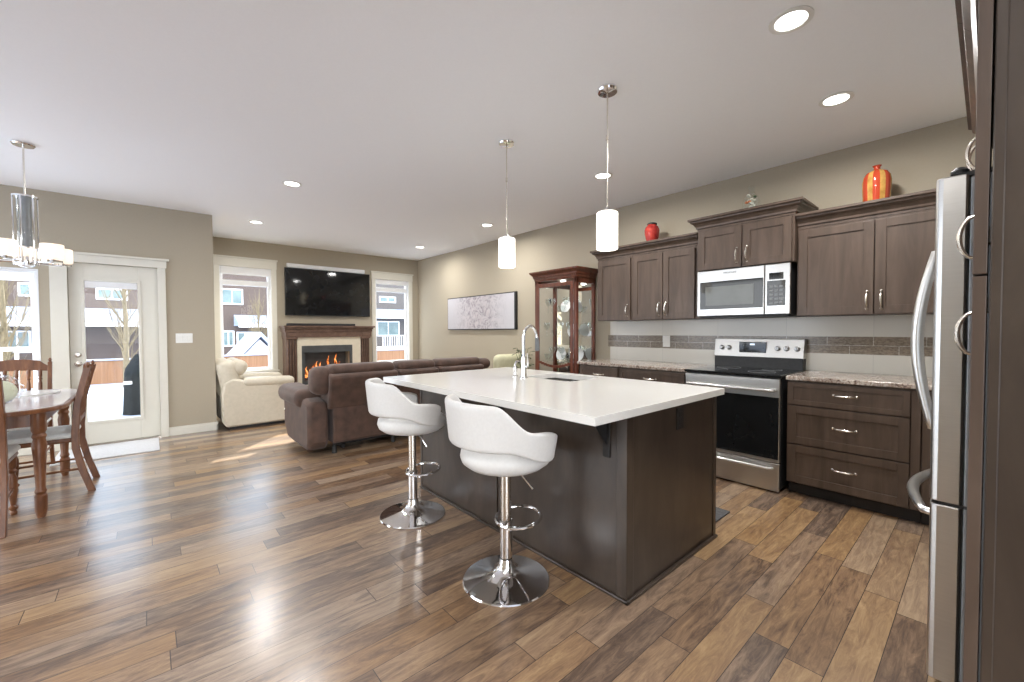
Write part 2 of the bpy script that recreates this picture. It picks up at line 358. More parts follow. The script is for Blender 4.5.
def shaker(w, h, t=.02, st=.06, rec=.008):
    """door lying in local xy, front at z=0, going back to -t; lower left corner at the origin"""
    b = MB()
    b.box(0, st, 0, h, -t, 0); b.box(w-st, w, 0, h, -t, 0); b.box(st, w-st, 0, st, -t, 0); b.box(st, w-st, h-st, h, -t, 0)
    b.box(st-.001, w-st+.001, st-.001, h-st+.001, -t+.002, -rec)
    return b
def pull(L_=.13, out=.035, r=.0062):
    """ornate bow pull along local y, centred, standing out along z"""
    b = MB(); pts = []; rr = []
    for i in range(15):
        t = -1+2*i/14; pts.append((0, t*L_/2, out*(1-t**2)**.5 if abs(t) < 1 else 0)); rr.append(r*(.75+.45*math.cos(t*PI*.5)))
    b.tube(pts, rr, 10)
    for s in (-1, 1): b.lathe([(0, 0), (.009, 0), (.009, .003), (.005, .006), (0, .007)], (0, s*L_/2, 0), 14)
    return b
def crown(parent, p_bot, p_top, proj, path, name='crown_molding'):
    h = p_top-p_bot
    prof = [(-.03, 0), (.0, 0), (.004, 0), (.004, h*.16), (.014, h*.2), (.016, h*.34), (proj*.45, h*.55), (proj*.75, h*.68), (proj*.78, h*.78), (proj, h*.84), (proj, h), (-.03, h)]
    b = MB(); b.sweep(prof, [((x, y, p_bot), o) for (x, y), o in path]); return b.build(name, 'cab', parent)

def ceiling_hole(): pass
# ================================================================== STRUCTURE
struct('floor', MB().box(XW, W, YB, D2, -.12, 0).box(XL-.15, W, D2, D, -.12, 0), 'floor')
struct('ceiling', MB().box(XW-.1, W+.12, YB-.1, D2, ZC, ZC+.15).box(XL-.15, W+.12, D2, D+.15, ZC, ZC+.15), 'ceil')
struct('wall_right', MB().box(W, W+.12, -.5, D+.15, -.12, ZC), 'wall')
# pantry side: wall behind the fridge run
struct('wall_front', MB().box(1.1, W+.12, -.82, -.70, -.12, ZC), 'wall')
struct('wall_left', MB().box(XW-.12, XW, YB, -1.6, -.12, ZC).box(XW-.12, XW, -1.6, 2.7, -.12, ZC).box(XW-.12, XW, 6.2, D2, -.12, ZC)
       .box(XW-.12, XW, 2.7, 6.2, 2.5, ZC).box(XW-.12, XW, 2.7, 6.2, -.12, .3), 'wall')
struct('wall_rear', MB().box(XW, -2.6, YB-.12, YB, -.12, ZC).box(.9, W, YB-.12, YB, -.12, ZC).box(-2.6, .9, YB-.12, YB, 2.5, ZC), 'wall')
struct('wall_side', MB().box(1.1, 1.2, YB, -.82, -.12, ZC), 'wall')
# walls with openings: helper for a wall in plane Y
def wall_y(name, x0, x1, y0, y1, holes):
    b = MB(); xs = x0
    for (a, c, z0, z1) in sorted(holes):
        b.box(xs, a, y0, y1, -.12, ZC)
        if z0 > -.1: b.box(a, c, y0, y1, -.12, z0)
        b.box(a, c, y0, y1, z1, ZC); xs = c
    b.box(xs, x1, y0, y1, -.12, ZC); return struct(name, b, 'wall')
# TV wall and dining wall
W1 = (.874, 1.598, .62, 2.315); W2 = (3.413, 4.136, .62, 2.30)
wall_y('wall_back', XL-.0, W, D, D+.15, [W1, W2])
DW = (-2.35, -.765, .35, 1.995); DD = (-.635, .104, 0.0, 2.03)
wall_y('wall_dining', XW, XL, D2, D2+.15, [DW, DD])
struct('wall_return', MB().box(XL-.15, XL, D2+.15, D+.15, -.12, ZC), 'wall')

def casing_y(name, x0, x1, z0, z1, y, w_=.075, head=.10, sill=True, ext=.02):
    b = MB(); t = .022
    b.box(x0-w_, x0, y-t, y, z0, z1, .003); b.box(x1, x1+w_, y-t, y, z0, z1, .003)
    b.box(x0-w_-ext*.3, x1+w_+ext*.3, y-t-.004, y, z1, z1+head, .004); b.box(x0-w_-ext, x1+w_+ext, y-t-.018, y, z1+head, z1+head+.025, .004)
    if sill: b.box(x0-w_-ext, x1+w_+ext, y-.05, y, z0-.03, z0, .004); b.box(x0-w_, x1+w_, y-t, y, z0-.11, z0-.03, .003)
    return struct(name, b, 'trim')
casing_y('trim_1', W1[0], W1[1], W1[2], W1[3], D, head=.135)
casing_y('trim_2', W2[0], W2[1], W2[2], W2[3], D, head=.125)
def window(name, op, y, rail=None, blind=.08, fw=.035, group=None, mull=None):
    x0, x1, z0, z1 = op
    r = thing(name, None, None, ((x0+x1)/2, y, z0), kind='structure')
    f = MB(); d0, d1 = y+.05, y+.11
    j = MB().box(x0, x0+.012, y, y+.15, z0, z1).box(x1-.012, x1, y, y+.15, z0, z1).box(x0+.012, x1-.012, y, y+.15, z1-.012, z1).box(x0+.012, x1-.012, y, y+.15, z0, z0+.012)
    j.build('window_jamb', 'vinyl', r)
    f.box(x0+.012, x0+.012+fw, d0, d1, z0+.012, z1-.012, .003); f.box(x1-.012-fw, x1-.012, d0, d1, z0+.012, z1-.012, .003)
    f.box(x0+.012+fw, x1-.012-fw, d0+.002, d1-.002, z0+.012, z0+.012+fw); f.box(x0+.012+fw, x1-.012-fw, d0+.002, d1-.002, z1-.012-fw, z1-.012)
    if rail: f.box(x0+.014, x1-.014, d0-.004, d1-.004, rail-.04, rail+.045, .003)
    if mull: f.box(mull-.03, mull+.03, d0-.003, d1-.003, z0+.014, z1-.014, .003)
    f.build('window_frame', 'vinyl', r)
    MB().quad((x0+.03, y+.08, z0+.03), (x1-.03, y+.08, z0+.03), (x1-.03, y+.08, z1-.03), (x0+.03, y+.08, z1-.03)).build('window_pane', 'glass', r)
    if blind:
        b = MB().box(x0+.014, x1-.014, y+.005, y+.05, z1-.012-blind, z1-.012, .006); b.tube([(x0+.02, y+.027, z1-.012-blind), (x1-.02, y+.027, z1-.012-blind)], .012)
        b.build('roller_blind', 'vinyl', r)
    return r
window('window_1', W1, D, rail=2.06, blind=.10)
window('window_2', W2, D, rail=2.10, blind=.07)
# dining window with a wide painted surround and the long header board
window('window_3', (-2.3, -.845, .40, 1.93), D2, blind=0, fw=.03, mull=-1.60)
struct('trim_3', MB().box(-2.35, -.765, D2+.004, D2+.06, .35, .40).box(-.845, -.765, D2+.004, D2+.06, .40, 1.93).box(-2.35, -.765, D2+.004, D2+.06, 1.93, 1.995).box(-2.35, -2.3, D2+.004, D2+.06, .40, 1.93), 'wall')
hb = MB(); hb.box(-2.45, .19, D2-.028, D2, 2.03, 2.115, .004); hb.box(-2.47, .215, D2-.045, D2, 2.115, 2.14, .004)
hb.box(-.765, -.635, D2-.026, D2, 0, 2.03, .003); hb.box(.104, .18, D2-.024, D2, 0, 2.03, .003); struct('trim_4', hb, 'trim')
# glazed patio door
dr = thing('door_1', None, None, (-.265, D2, 0), kind='structure')
b = MB(); gx0, gx1, gz0, gz1 = -.515, -.075, .27, 1.84
y0, y1 = D2+.03, D2+.075
b.box(-.634, gx0, y0, y1, .02, 2.029, .003); b.box(gx1, .103, y0, y1, .02, 2.029, .003); b.box(gx0, gx1, y0, y1, .02, gz0); b.box(gx0, gx1, y0, y1, gz1, 2.029)
b.box(gx0-.03, gx0, y0-.01, y0, gz0-.03, gz1+.03, .003); b.box(gx1, gx1+.03, y0-.01, y0, gz0-.03, gz1+.03, .003); b.box(gx0, gx1, y0-.01, y0, gz0-.03, gz0, .003); b.box(gx0, gx1, y0-.01, y0, gz1, gz1+.03, .003)
b.build('door_leaf', 'trim', dr)
MB().quad((gx0, y0+.02, gz0), (gx1, y0+.02, gz0), (gx1, y0+.02, gz1), (gx0, y0+.02, gz1)).build('door_glass', 'glass', dr)
MB().box(gx0+.005, gx1-.005, y0+.002, y0+.016, gz1-.075, gz1-.005, .003).build('blind_header', 'vinyl', dr)
MB().box(-.64, .11, D2, D2+.15, -.02, .018, .003).build('door_sill', 'nickel', dr)
def faceY(b, x, z, y): return b.xf(Matrix.Translation((x, y, z)) @ Matrix.Rotation(R(90), 4, 'X'))
faceY(MB().lathe([(0, 0), (.028, 0), (.028, .008), (.018, .012), (.018, .03), (0, .032)]), -.575, 1.02, y0).build('deadbolt', 'nickel', dr, smooth=True)
hh = MB().lathe([(0, 0), (.030, 0), (.030, .008), (.013, .012), (.013, .045), (0, .047)]); hh.tube([(0, 0, .04), (.03, 0, .045), (.11, 0, .045)], .009)
faceY(hh, -.575, .92, y0).build('door_handle', 'nickel', dr, smooth=True)
# baseboards
def baseb(name, x0, x1, y0, y1):
    b = MB().box(x0, x1, y0, y1, 0, .085).box(x0 if x1-x0 > .05 else x0, x1, y0+(.006 if x1-x0 > .05 else 0), y1, .085, .105); struct(name, b, 'trim', bevel=.003)
baseb('baseboard_dining', .18, XL+.016, D2-.016, D2)
baseb('baseboard_dining_left', XW, -.765, D2-.016, D2)
baseb('baseboard_return', XL, XL+.016, D2-.016, D-.016)
baseb('baseboard_back', XL+.016, W-.016, D-.016, D)
baseb('baseboard_right', W-.016, W, 4.1, D)
# ================================================================== KITCHEN RUN
XB = 3.72; XU = 4.02
# backsplash
struct('backsplash', MB().box(W-.009, W, -.5, 3.10, .914, 1.065).box(W-.009, W, -.5, 3.10, 1.21, 1.378), 'tile')
struct('backsplash_band', MB().box(W-.010, W, -.5, 3.13, 1.065, 1.21), 'band')
def cab_box(parent, x0, x1, y0, y1, z0, z1, name='body', m='cab'):
    return MB().box(x0, x1, y0, y1, z0, z1, .0015, 1).build(name, m, parent)
def face_part(b, o, face, name, m, parent, **k):
    return b.xf(face(o)).build(name, m, parent, **k)
# --- drawer base right of range
def door_x(parent, y0, y1, z0, z1, x, handle=None, hname='handle', nm='door', st=.06, mat_='cab'):
    """shaker door on a face toward -X, y1 is the picture-left edge"""
    d = face_part(shaker(y1-y0, z1-z0, st=st), (x, y1, z0), FX, nm, mat_, parent, bevel=.0015)
    if handle:
        hy, hz, vert = handle; p = pull()
        if not vert: p.xf(Matrix.Rotation(R(90), 4, 'Z'))
        face_part(p, (x, hy, hz), FX, hname, 'nickel', d, smooth=True)
    return d
t = thing('base_cabinet', 'dark brown base cabinet of three wide drawers between range and fridge', 'cabinet', ((XB+W)/2, .65, 0))
cab_box(t, XB, W-.01, .272, 1.018, .095, .882)
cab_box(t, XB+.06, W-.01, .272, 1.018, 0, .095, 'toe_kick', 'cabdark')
DZ = [(.70, .868), (.402, .690), (.105, .392)]
for z0, z1 in DZ: door_x(t, .325, 1.008, z0, z1, XB-.02, (.66, (z0+z1)/2+.01, False), nm='drawer', st=.055 if z1-z0 > .2 else .035)
MB().box(XB-.012, XB, .275, .322, .1, .875, .002, 1).build('stile', 'cab', t)
t = thing('corner_base_cabinet', 'dark brown corner base cabinet hidden behind the fridge doors', 'cabinet', ((XB+W)/2, -.1, 0))
cab_box(t, XB, W-.01, -.5, .27, .095, .882); cab_box(t, XB+.06, W-.01, -.5, .27, 0, .095, 'toe_kick', 'cabdark')
door_x(t, -.3, .262, .11, .87, XB-.02)
o = MB().box(XB-.035, W-.009, -.5, 1.022, .884, .916, .006, 3).build('granite_worktop', 'granite'); tag(o, 'speckled granite worktop over the three wide drawers right of range', 'worktop')
# --- left base cabinets
t = thing('base_cabinet', 'dark base cabinet directly left of the range, mostly behind island', 'cabinet', ((XB+W)/2, 2.2, 0))
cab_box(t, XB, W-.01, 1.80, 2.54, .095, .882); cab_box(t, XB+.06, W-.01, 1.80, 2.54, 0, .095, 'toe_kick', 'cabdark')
door_x(t, 1.83, 2.53, .70, .868, XB-.02, (2.18, .79, False), nm='drawer', st=.035)
door_x(t, 1.83, 2.175, .105, .69, XB-.02, (2.12, .6, True)); door_x(t, 2.185, 2.53, .105, .69, XB-.02, (2.24, .6, True))
t = thing('base_cabinet', 'dark base cabinet at the end of run beside the glass china cabinet', 'cabinet', ((XB+W)/2, 2.8, 0))
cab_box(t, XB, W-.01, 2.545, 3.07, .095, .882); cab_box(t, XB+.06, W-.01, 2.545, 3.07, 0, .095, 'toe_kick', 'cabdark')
door_x(t, 2.555, 3.06, .70, .868, XB-.02, (2.8, .79, False), nm='drawer', st=.035); door_x(t, 2.555, 3.06, .105, .69, XB-.02, (2.62, .6, True))
o = MB().box(XB-.035, W-.009, 1.798, 3.09, .884, .916, .006, 3).build('granite_worktop', 'granite'); tag(o, 'speckled granite worktop between range and glass china cabinet', 'worktop')
# --- upper cabinets
def upper(label, y0, y1, z0, z1, doors, crz, proj, path, xf=XU, loc=None, side=None):
    t = thing('upper_cabinet', label, 'cabinet', ((xf+W)/2, (y0+y1)/2, z0))
    cab_box(t, xf, W-.001, y0, y1, z0, z1)
    for a, c, hy in doors: door_x(t, a, c, z0+.004, z1-.045 if True else z1, xf-.02, (hy, z0+.105, True))
    if path: crown(t, crz[0], crz[1], proj, path)
    return t
xc = XU-.0
upper('single-door dark upper cabinet nearest the glass china cabinet', 2.585, 3.045, 1.378, 2.11, [(2.60, 3.035, 2.635)], (2.085, 2.20), .07,
      [((xc, 2.585), (-1, 0, 0)), ((xc, 3.045), (-1, 1, 0)), ((W-.002, 3.045), (0, 1, 0))])
upper('double-door dark upper cabinet left of microwave with small red jar on top', 1.835, 2.583, 1.378, 2.11, [(1.885, 2.212, 2.178), (2.220, 2.572, 2.255)], (2.085, 2.20), .07,
      [((xc, 1.845), (-1, 0, 0)), ((xc, 2.584), (-1, 0, 0))])
XM = 3.955
upper('raised dark upper cabinet directly above the microwave', 1.045, 1.832, 1.822, 2.235, [(1.062, 1.432, 1.395), (1.440, 1.822, 1.478)], (2.20, 2.312), .07,
      [((W-.002, 1.045), (0, -1, 0)), ((XM, 1.045), (-1, -1, 0)), ((XM, 1.832), (-1, 1, 0)), ((W-.002, 1.832), (0, 1, 0))], xf=XM)
upper('wide double-door dark upper cabinet right of microwave below striped red vase', -.10, 1.041, 1.378, 2.11, [(.560, 1.028, .595), (.10, .552, .515)], (2.085, 2.20), .07,
      [((xc, -.10), (-1, 0, 0)), ((xc, 1.041), (-1, 0, 0))])
# --- microwave
t = thing('microwave', 'stainless over-the-range microwave with dark window above the stove', 'microwave', ((3.95+W)/2, 1.45, 1.385))
y0, y1, z0, z1, xf = 1.068, 1.832, 1.385, 1.818, 3.945
MB().box(xf+.03, W-.011, y0+.002, y1-.002, z0+.004, z1, .003, 1).build('body', 'black', t)
MB().box(xf, xf+.03, y0+.19, y1, z0+.012, z1, .006, 3).build('door', 'steel', t)
MB().box(xf, xf+.03, y0, y0+.187, z0+.012, z1, .006, 3).build('control_panel', 'steel', t)
wi = MB().box(xf-.003, xf+.005, y0+.20, y1-.028, z0+.075, z1-.105, .003).build('window', 'blackglass', t)
MB().box(xf-.0045, xf-.002, y0+.27, y1-.08, z0+.105, z1-.15, .001, 1).build('window_screen', 'mwglass', wi)
cp = MB().box(xf-.003, xf+.004, y0+.035, y0+.17, z0+.085, z1-.14, .002).build('keypad', 'blackglass', t)
for i in range(5):
    for j in range(3): MB().box(xf-.005, xf-.002, y0+.052+j*.036, y0+.078+j*.036, z0+.098+i*.034, z0+.118+i*.034, .001, 1).build('key', 'grey', cp)
MB().box(xf-.004, xf+.002, y0+.05, y0+.155, z1-.13, z1-.075, .002).build('clock_display', 'blackglass', t)

text('FRIGIDAIRE', .022, FX((xf-.001, y0+.47, z1-.035)), 'lettering', 'lettering', t)
text('GALLERY', .018, FX((xf-.001, y1-.06, z0+.045)), 'lettering', 'lettering', t)
MB().box(xf+.02, W-.03, y0+.02, y1-.02, z0-.004, z0+.006).build('vent_grille', 'black', t)
# --- range
t = thing('range', 'stainless electric range with black glass oven door and back control panel', 'stove', (4.0, 1.42, 0))
y0, y1 = 1.043, 1.795; xf = 3.64
MB().box(xf+.03, W-.02, y0, y1, .03, .895, .002, 1).build('body', 'black', t)
MB().box(xf-.005, W-.08, y0-.004, y1+.004, .897, .918, .006, 3).build('cooktop', 'blackglass', t)
for (bx, by, br) in ((3.85, 1.24, .10), (3.85, 1.6, .085), (4.1, 1.24, .075), (4.1, 1.6, .1)):
    MB().tube([(bx+br*math.cos(a*PI/16), by+br*math.sin(a*PI/16), .9182) for a in range(32)], .0012, 6, closed=True).build('burner_ring', 'grey', t)
od = MB().box(xf, xf+.03, y0+.003, y1-.003, .235, .885, .006, 3).build('oven_door', 'steel', t)
MB().box(xf-.004, xf+.003, y0+.008, y1-.008, .262, .745, .003).build('oven_window', 'blackglass', od)
def bar_handle(name, y0, y1, z, x, parent, m='handle', r=.011, out=.05):
    b = MB(); pts = [(x, y0, z)]
    for i in range(13):
        u = i/12; pts.append((x-out+.012*(2*u-1)**4*1.2, y0+(y1-y0)*u, z))
    pts.append((x, y1, z)); b.tube(pts, r, 12); return b.build(name, m, parent, smooth=True, angle=60)
bar_handle('handle', y0+.04, y1-.04, .80, xf, od)
dw = MB().box(xf, xf+.03, y0+.003, y1-.003, .012, .228, .006, 3).build('storage_drawer', 'steel', t)
bar_handle('handle', y0+.05, y1-.05, .19, xf, dw, out=.035)
text('FRIGIDAIRE', .022, FX((xf-.0045, y1-.09, .285)), 'lettering', 'letterlight', od)
MB().box(W-.10, W-.012, y0+.004, y1-.004, .915, 1.02, .003).build('back_riser', 'black', t)
bp = MB().prism([(W-.105, 1.015), (W-.02, 1.015), (W-.02, 1.185), (W-.075, 1.185)], 'y', y0, y1).build('control_panel', 'steel', t, bevel=.004)
for ky in (1.725, 1.66, 1.245, 1.175, 1.095):
    k = MB().lathe([(0, 0), (.023, 0), (.023, .006), (.018, .008), (.016, .026), (0, .027)], seg=20); k.box(-.004, .004, -.017, .017, .024, .034, .001, 1)
    face_part(k, (W-.093, ky, 1.10), FX, 'knob', 'knobgrey', t, smooth=True)
dd = MB().box(W-.100, W-.085, 1.335, 1.565, 1.055, 1.155, .002).build('display_panel', 'blackglass', t)
MB().box(W-.1015, W-.099, 1.43, 1.47, 1.125, 1.14).build('clock_digits', 'display', dd)
# --- outlet on tile
def plate(name, label, face, o, w_=.075, h_=.118, m='white', kindw='outlet', cat='outlet'):
    t = thing(name, label, cat, o)
    face_part(MB().box(-w_/2, w_/2, -h_/2, h_/2, 0, .006, .003), o, face, 'cover_plate', m, t)
    return t
p = plate('wall_outlet', 'white outlet plate on brown band tile left of the range', FX, (W-.010, 2.352, 1.145), .085, .125)
face_part(MB().box(-.018, .018, .006, .036, .006, .009, .002).box(-.018, .018, -.036, -.006, .006, .009, .002), (W-.010, 2.352, 1.145), FX, 'socket', 'white', p)
p = plate('light_switch', 'white wide switch plate on taupe wall beside the glazed door', FYn, (.345, D2, 1.19), .165, .118, cat='switch')
for i in range(3): face_part(MB().box(-.064+i*.046, -.028+i*.046, -.034, .034, .006, .010, .002), (.345, D2, 1.19), FYn, 'rocker', 'white', p)
# ================================================================== ISLAND
t = thing('kitchen_island', 'dark brown kitchen island cabinet carrying the white countertop', 'island', (2.12, 2.05, 0))
ix0, ix1, iy0, iy1 = 1.655, 2.60, 1.09, 3.02
b = MB().box(ix0+.012, ix1, iy0+.012, iy1, 0, .874); 
# body is left open under the sink bowls
b.b.free(); b = MB(); b.box(ix0+.012, 2.13, iy0+.012, iy1, .0, .874); b.box(2.13, ix1, iy0+.012, iy1, 0, .66); b.box(2.13, ix1, iy0+.012, 1.86, .66, .874); b.box(2.13, ix1, 2.42, iy1, .66, .874); b.box(2.57, ix1, 1.86, 2.42, .66, .874)
b.build('body', 'island', t)
for a, c in ((iy0+.05, 2.03), (2.045, iy1-.02)): MB().box(ix0, ix0+.012, a, c, .0, .874, .0015, 1).build('back_panel', 'island', t)
MB().box(ix0+.05, ix1-.03, iy0, iy0+.012, 0, .874, .001, 1).build('end_panel', 'island', t)
MB().prism([(ix0-.006, iy0-.006), (ix0+.05, iy0-.006), (ix0+.05, iy0+.018), (ix0+.018, iy0+.018), (ix0+.018, iy0+.055), (ix0-.006, iy0+.055)], 'z', 0, .874).build('corner_post', 'island', t, bevel=.003)
MB().box(ix1-.03, ix1+.006, iy0-.006, iy0+.02, 0, .874, .003).build('corner_post', 'island', t)
MB().box(ix0-.006, ix0+.012, iy1-.025, iy1, 0, .874, .003).build('corner_post', 'island', t)
b = MB(); b.box(ix0-.018, ix0-.0, iy0-.018, iy1, 0, .016, .004); b.box(ix0-.018, ix1+.01, iy0-.018, iy0, 0, .016, .004); b.build('base_shoe', 'island', t)
ou = MB().box(2.115, 2.19, iy0-.006, iy0+.002, .735, .852, .003).build('outlet', 'black', t); tag(ou, 'black outlet')
MB().box(2.134, 2.171, iy0-.008, iy0-.005, .757, .787, .002).box(2.134, 2.171, iy0-.008, iy0-.005, .800, .830, .002).build('socket', 'black', ou)
for by in (1.20, 2.0):
    MB().box(ix0-.20, ix0, by-.02, by+.02, .866, .874, .001, 1).box(ix0-.008, ix0, by-.02, by+.02, .66, .874, .001, 1).prism([(ix0-.008, .72), (ix0-.008, .866), (ix0-.13, .866)], 'y', by-.003, by+.003).build('counter_bracket', 'black', t)
for a, c in ((1.14, 1.75), (1.76, 2.37), (2.38, 3.0)): 
    d = MB().box(ix1, ix1+.02, a, c, .1, .86, .002, 1).build('door', 'island', t); pb = pull().xf(Matrix.Translation((ix1+.02, a+.07, .7)) @ Matrix.Rotation(R(90), 4, 'Z') @ Matrix.Rotation(R(90), 4, 'X')); pb.build('handle', 'nickel', d, smooth=True)
# countertop with sink cut-out (frame of boxes, rounded rim)
cx0, cx1, cy0, cy1, cz0, cz1 = 1.3675, 2.637, 1.051, 3.08, .876, .914
sx0, sx1, sy0, sy1 = 2.19, 2.55, 1.90, 2.38
def top_with_hole():
    b = bmesh.new()
    def rr(x0, x1, y0, y1, r, n=5):
        P = []
        for (cx, cy, a0) in ((x1-r, y1-r, 0), (x0+r, y1-r, 90), (x0+r, y0+r, 180), (x1-r, y0+r, 270)):
            for k in range(n+1): a = R(a0+90*k/n); P.append((cx+r*math.cos(a), cy+r*math.sin(a)))
        return P
    out = rr(cx0, cx1, cy0, cy1, .006); inn = rr(sx0, sx1, sy0, sy1, .05); n = len(out)
    ring = {}
    for z in (cz0, cz1):
        ring[z] = ([b.verts.new((x, y, z)) for x, y in out], [b.verts.new((x, y, z)) for x, y in inn])
        O, I = ring[z]
        for i in range(n): b.faces.new((O[i], O[(i+1) % n], I[(i+1) % n], I[i]))
    for q in (0, 1):
        A, B = ring[cz0][q], ring[cz1][q]
        for i in range(n): b.faces.new((A[i], A[(i+1) % n], B[(i+1) % n], B[i]))
    m = MB(); m.b.free(); m.b = b; return m
o = top_with_hole().build('island_countertop', 'quartz', bevel=.002); tag(o, 'large white quartz countertop with undermount sink on the dark island', 'countertop')
t = thing('kitchen_sink', 'stainless double-bowl undermount sink in the white island countertop', 'sink', ((sx0+sx1)/2, (sy0+sy1)/2, .70))
def bowl(x0, x1, y0, y1, z0, z1):
    b = MB().box(x0, x1, y0, y1, z0, z1)
    top = [f for f in b.b.faces if f.normal.z > .9]; bmesh.ops.delete(b.b, geom=top, context='FACES_ONLY')
    bmesh.ops.bevel(b.b, geom=[e for e in b.b.edges if not e.is_boundary], offset=.04, segments=4, profile=.5, affect='EDGES'); return b
for a, c in ((sy0-.012, 2.135), (2.15, sy1+.012)):
    q = bowl(sx0-.012, sx1+.012, a, c, .70, .872).build('bowl', 'steelh', t, smooth=True, solid=.0015)
    MB().lathe([(0, .7012), (.035, .7012), (.04, .704), (.03, .706), (0, .703)], ((sx0+sx1)/2, (a+c)/2, 0)).build('drain', 'chrome', q, smooth=True)
# faucet
fx, fy = 2.105, 2.275
t = thing('faucet', 'tall chrome gooseneck pull-down faucet behind the island sink', 'faucet', (fx, fy, .914))
MB().lathe([(0, 0), (.031, 0), (.031, .006), (.024, .012), (.021, .03), (.0195, .13), (.017, .16), (.0145, .17)], (fx, fy, .914)).build('body', 'chrome', t, smooth=True)
pts = [(fx, fy, 1.07)]+[(fx, fy, 1.07+.03*i) for i in range(1, 6)]
for i in range(1, 15):
    a = PI*i/14*1.02; pts.append((fx+.056-.056*math.cos(a), fy-.025*i/14, 1.22+.082*math.sin(a)))
MB().tube(pts, .0115, 14).build('gooseneck', 'chrome', t, smooth=True)
e = Vector(pts[-1]); MB().tube([e, e+V(.003, 0, -.03), e+V(.004, 0, -.09), e+V(.005, 0, -.10)], [.013, .016, .018, .014], 14).build('spray_head', 'grey', t, smooth=True)
MB().tube([(fx, fy, 1.0), (fx-.0, fy-.045, 1.005)], .011, 12).tube([(fx, fy-.042, 1.005), (fx-.005, fy-.05, 1.05), (fx-.02, fy-.06, 1.10)], [.009, .007, .005], 10).build('lever', 'chrome', t, smooth=True)
sxp, syp = 2.13, 2.40
t = thing('soap_dispenser', 'small chrome soap pump on the island just left of faucet', 'soap dispenser', (sxp, syp, .914))
MB().lathe([(0, 0), (.024, 0), (.024, .005), (.013, .012), (.012, .05), (.016, .055), (.016, .08), (.007, .085), (.006, .10)], (sxp, syp, .914)).build('body', 'chrome', t, smooth=True)
MB().tube([(sxp, syp, 1.005), (sxp+.01, syp, 1.03), (sxp+.05, syp, 1.035), (sxp+.085, syp, 1.015)], [.008, .008, .006, .005]).build('nozzle', 'chrome', t, smooth=True)
# ================================================================== FRIDGE, PANTRY
t = thing('refrigerator', 'stainless french-door refrigerator with curved bar handles between pantry and counter', 'refrigerator', (2.42, -.3, 0))
fx0, fx1 = 1.975, 2.875
MB().box(fx0+.005, fx1-.005, -.66, .045, .03, 1.755, .004).build('body', 'fridgegrey', t)
def fdoor(x0, x1, z0, z1, name):
    n = 10; P = [(x0, .045)]
    P = [(x0+.004, .046), (x0, .055)]
    P += [(x0, .105), (x0+.004, .118)]
    for i in range(n+1):
        u = i/n; P.append((x0+.012+(x1-x0-.024)*u, .122+.010*math.sin(PI*u)))
    P += [(x1-.004, .118), (x1, .105), (x1, .055), (x1-.004, .046)]
    return MB().prism(P, 'z', z0, z1).build(name, 'steel', t, bevel=.004)
d1 = fdoor(fx0, (fx0+fx1)/2-.002, .695, 1.765, 'door'); d2 = fdoor((fx0+fx1)/2+.002, fx1, .695, 1.765, 'door')
dz = fdoor(fx0, fx1, .09, .685, 'freezer_drawer')
def bow_z(x, z0, z1, base, out):
    pts = [(x, base, z0)]; rr = [.012]
    for i in range(17):
        u = i/16; pts.append((x, base+out*(.25+.75*math.sin(PI*u)), z0+(z1-z0)*u)); rr.append(.012+.005*math.sin(PI*u))
    pts.append((x, base, z1)); rr.append(.012); return MB().tube(pts, rr, 12)
bow_z(2.385, .87, 1.575, .13, .066).build('handle', 'handle', d1, smooth=True, angle=70)
bow_z(2.465, .87, 1.575, .13, .066).build('handle', 'handle', d2, smooth=True, angle=70)
pts = [(2.11, .125, .612)]; rr = [.013]
for i in range(17): u = i/16; pts.append((2.11+.64*u, .13+.068*(.25+.75*math.sin(PI*u)), .615)); rr.append(.013+.006*math.sin(PI*u))
pts.append((2.75, .125, .612)); rr.append(.013); MB().tube(pts, rr, 12).build('handle', 'handle', dz, smooth=True, angle=70)
for hx in (fx0+.03, fx1-.03):
    MB().box(hx-.028, hx+.05, -.03, .09, 1.756, 1.772, .003).lathe([(0, .0), (.022, .0), (.022, .012), (.012, .022), (0, .022)], (hx, .07, 1.771)).build('hinge_cap', 'black', t)
MB().box(fx0+.004, fx0+.05, .02, .10, .685, .695).build('hinge_bracket', 'black', t)
MB().box(fx0+.02, fx1-.02, -.6, .02, 0, .03).build('foot_grille', 'black', t)
# pantry
t = thing('pantry_cabinet', 'tall dark pantry cabinet at right edge with doors seen edge-on', 'cabinet', (1.56, -.3, 0))
px0, px1, pyb = 1.2, 1.925, -.68
cab_box(t, px0+.018, px1, pyb, 0, .095, 2.2); cab_box(t, px0+.018, px1, pyb, -.06, 0, .095, 'toe_kick', 'cabdark')
b = MB().box(px0+.004, px0+.018, pyb, 0, 0, 2.2, .001, 1).box(px0, px0+.018, -.016, 0, 0, 2.2, .002, 1).box(px0, px0+.018, pyb, pyb+.06, 0, 2.2, .002, 1); b.build('side_panel', 'island', t)
for z0, z1, hz in ((.10, 1.370, 1.255), (1.374, 2.09, 1.545)):
    d = face_part(shaker(px1-px0-.004, z1-z0, t=.019), (px1-.002, .0225, z0), FYp, 'door', 'cab', t, bevel=.0015)
    face_part(pull(.135, .042, .006), (px1-.045, .0225, hz), FYp, 'handle', 'nickel', d, smooth=True)
    for hz2 in (z0+.06, z1-.07): MB().box(px0+.012, px0+.05, -.001, .0035, hz2, hz2+.03, .001, 1).build('hinge', 'grey', t)
crown(t, 2.095, 2.25, .058, [((px0, -.68), (-1, 0, 0)), ((px0, .0225), (-1, 1, 0)), ((px1, .0225), (0, 1, 0))])
t = thing('upper_cabinet', 'dark bridge cabinet with crown moulding above the refrigerator', 'cabinet', (2.4, -.3, 1.83))
cab_box(t, px1+.002, 2.93, pyb, 0, 1.83, 2.2); 
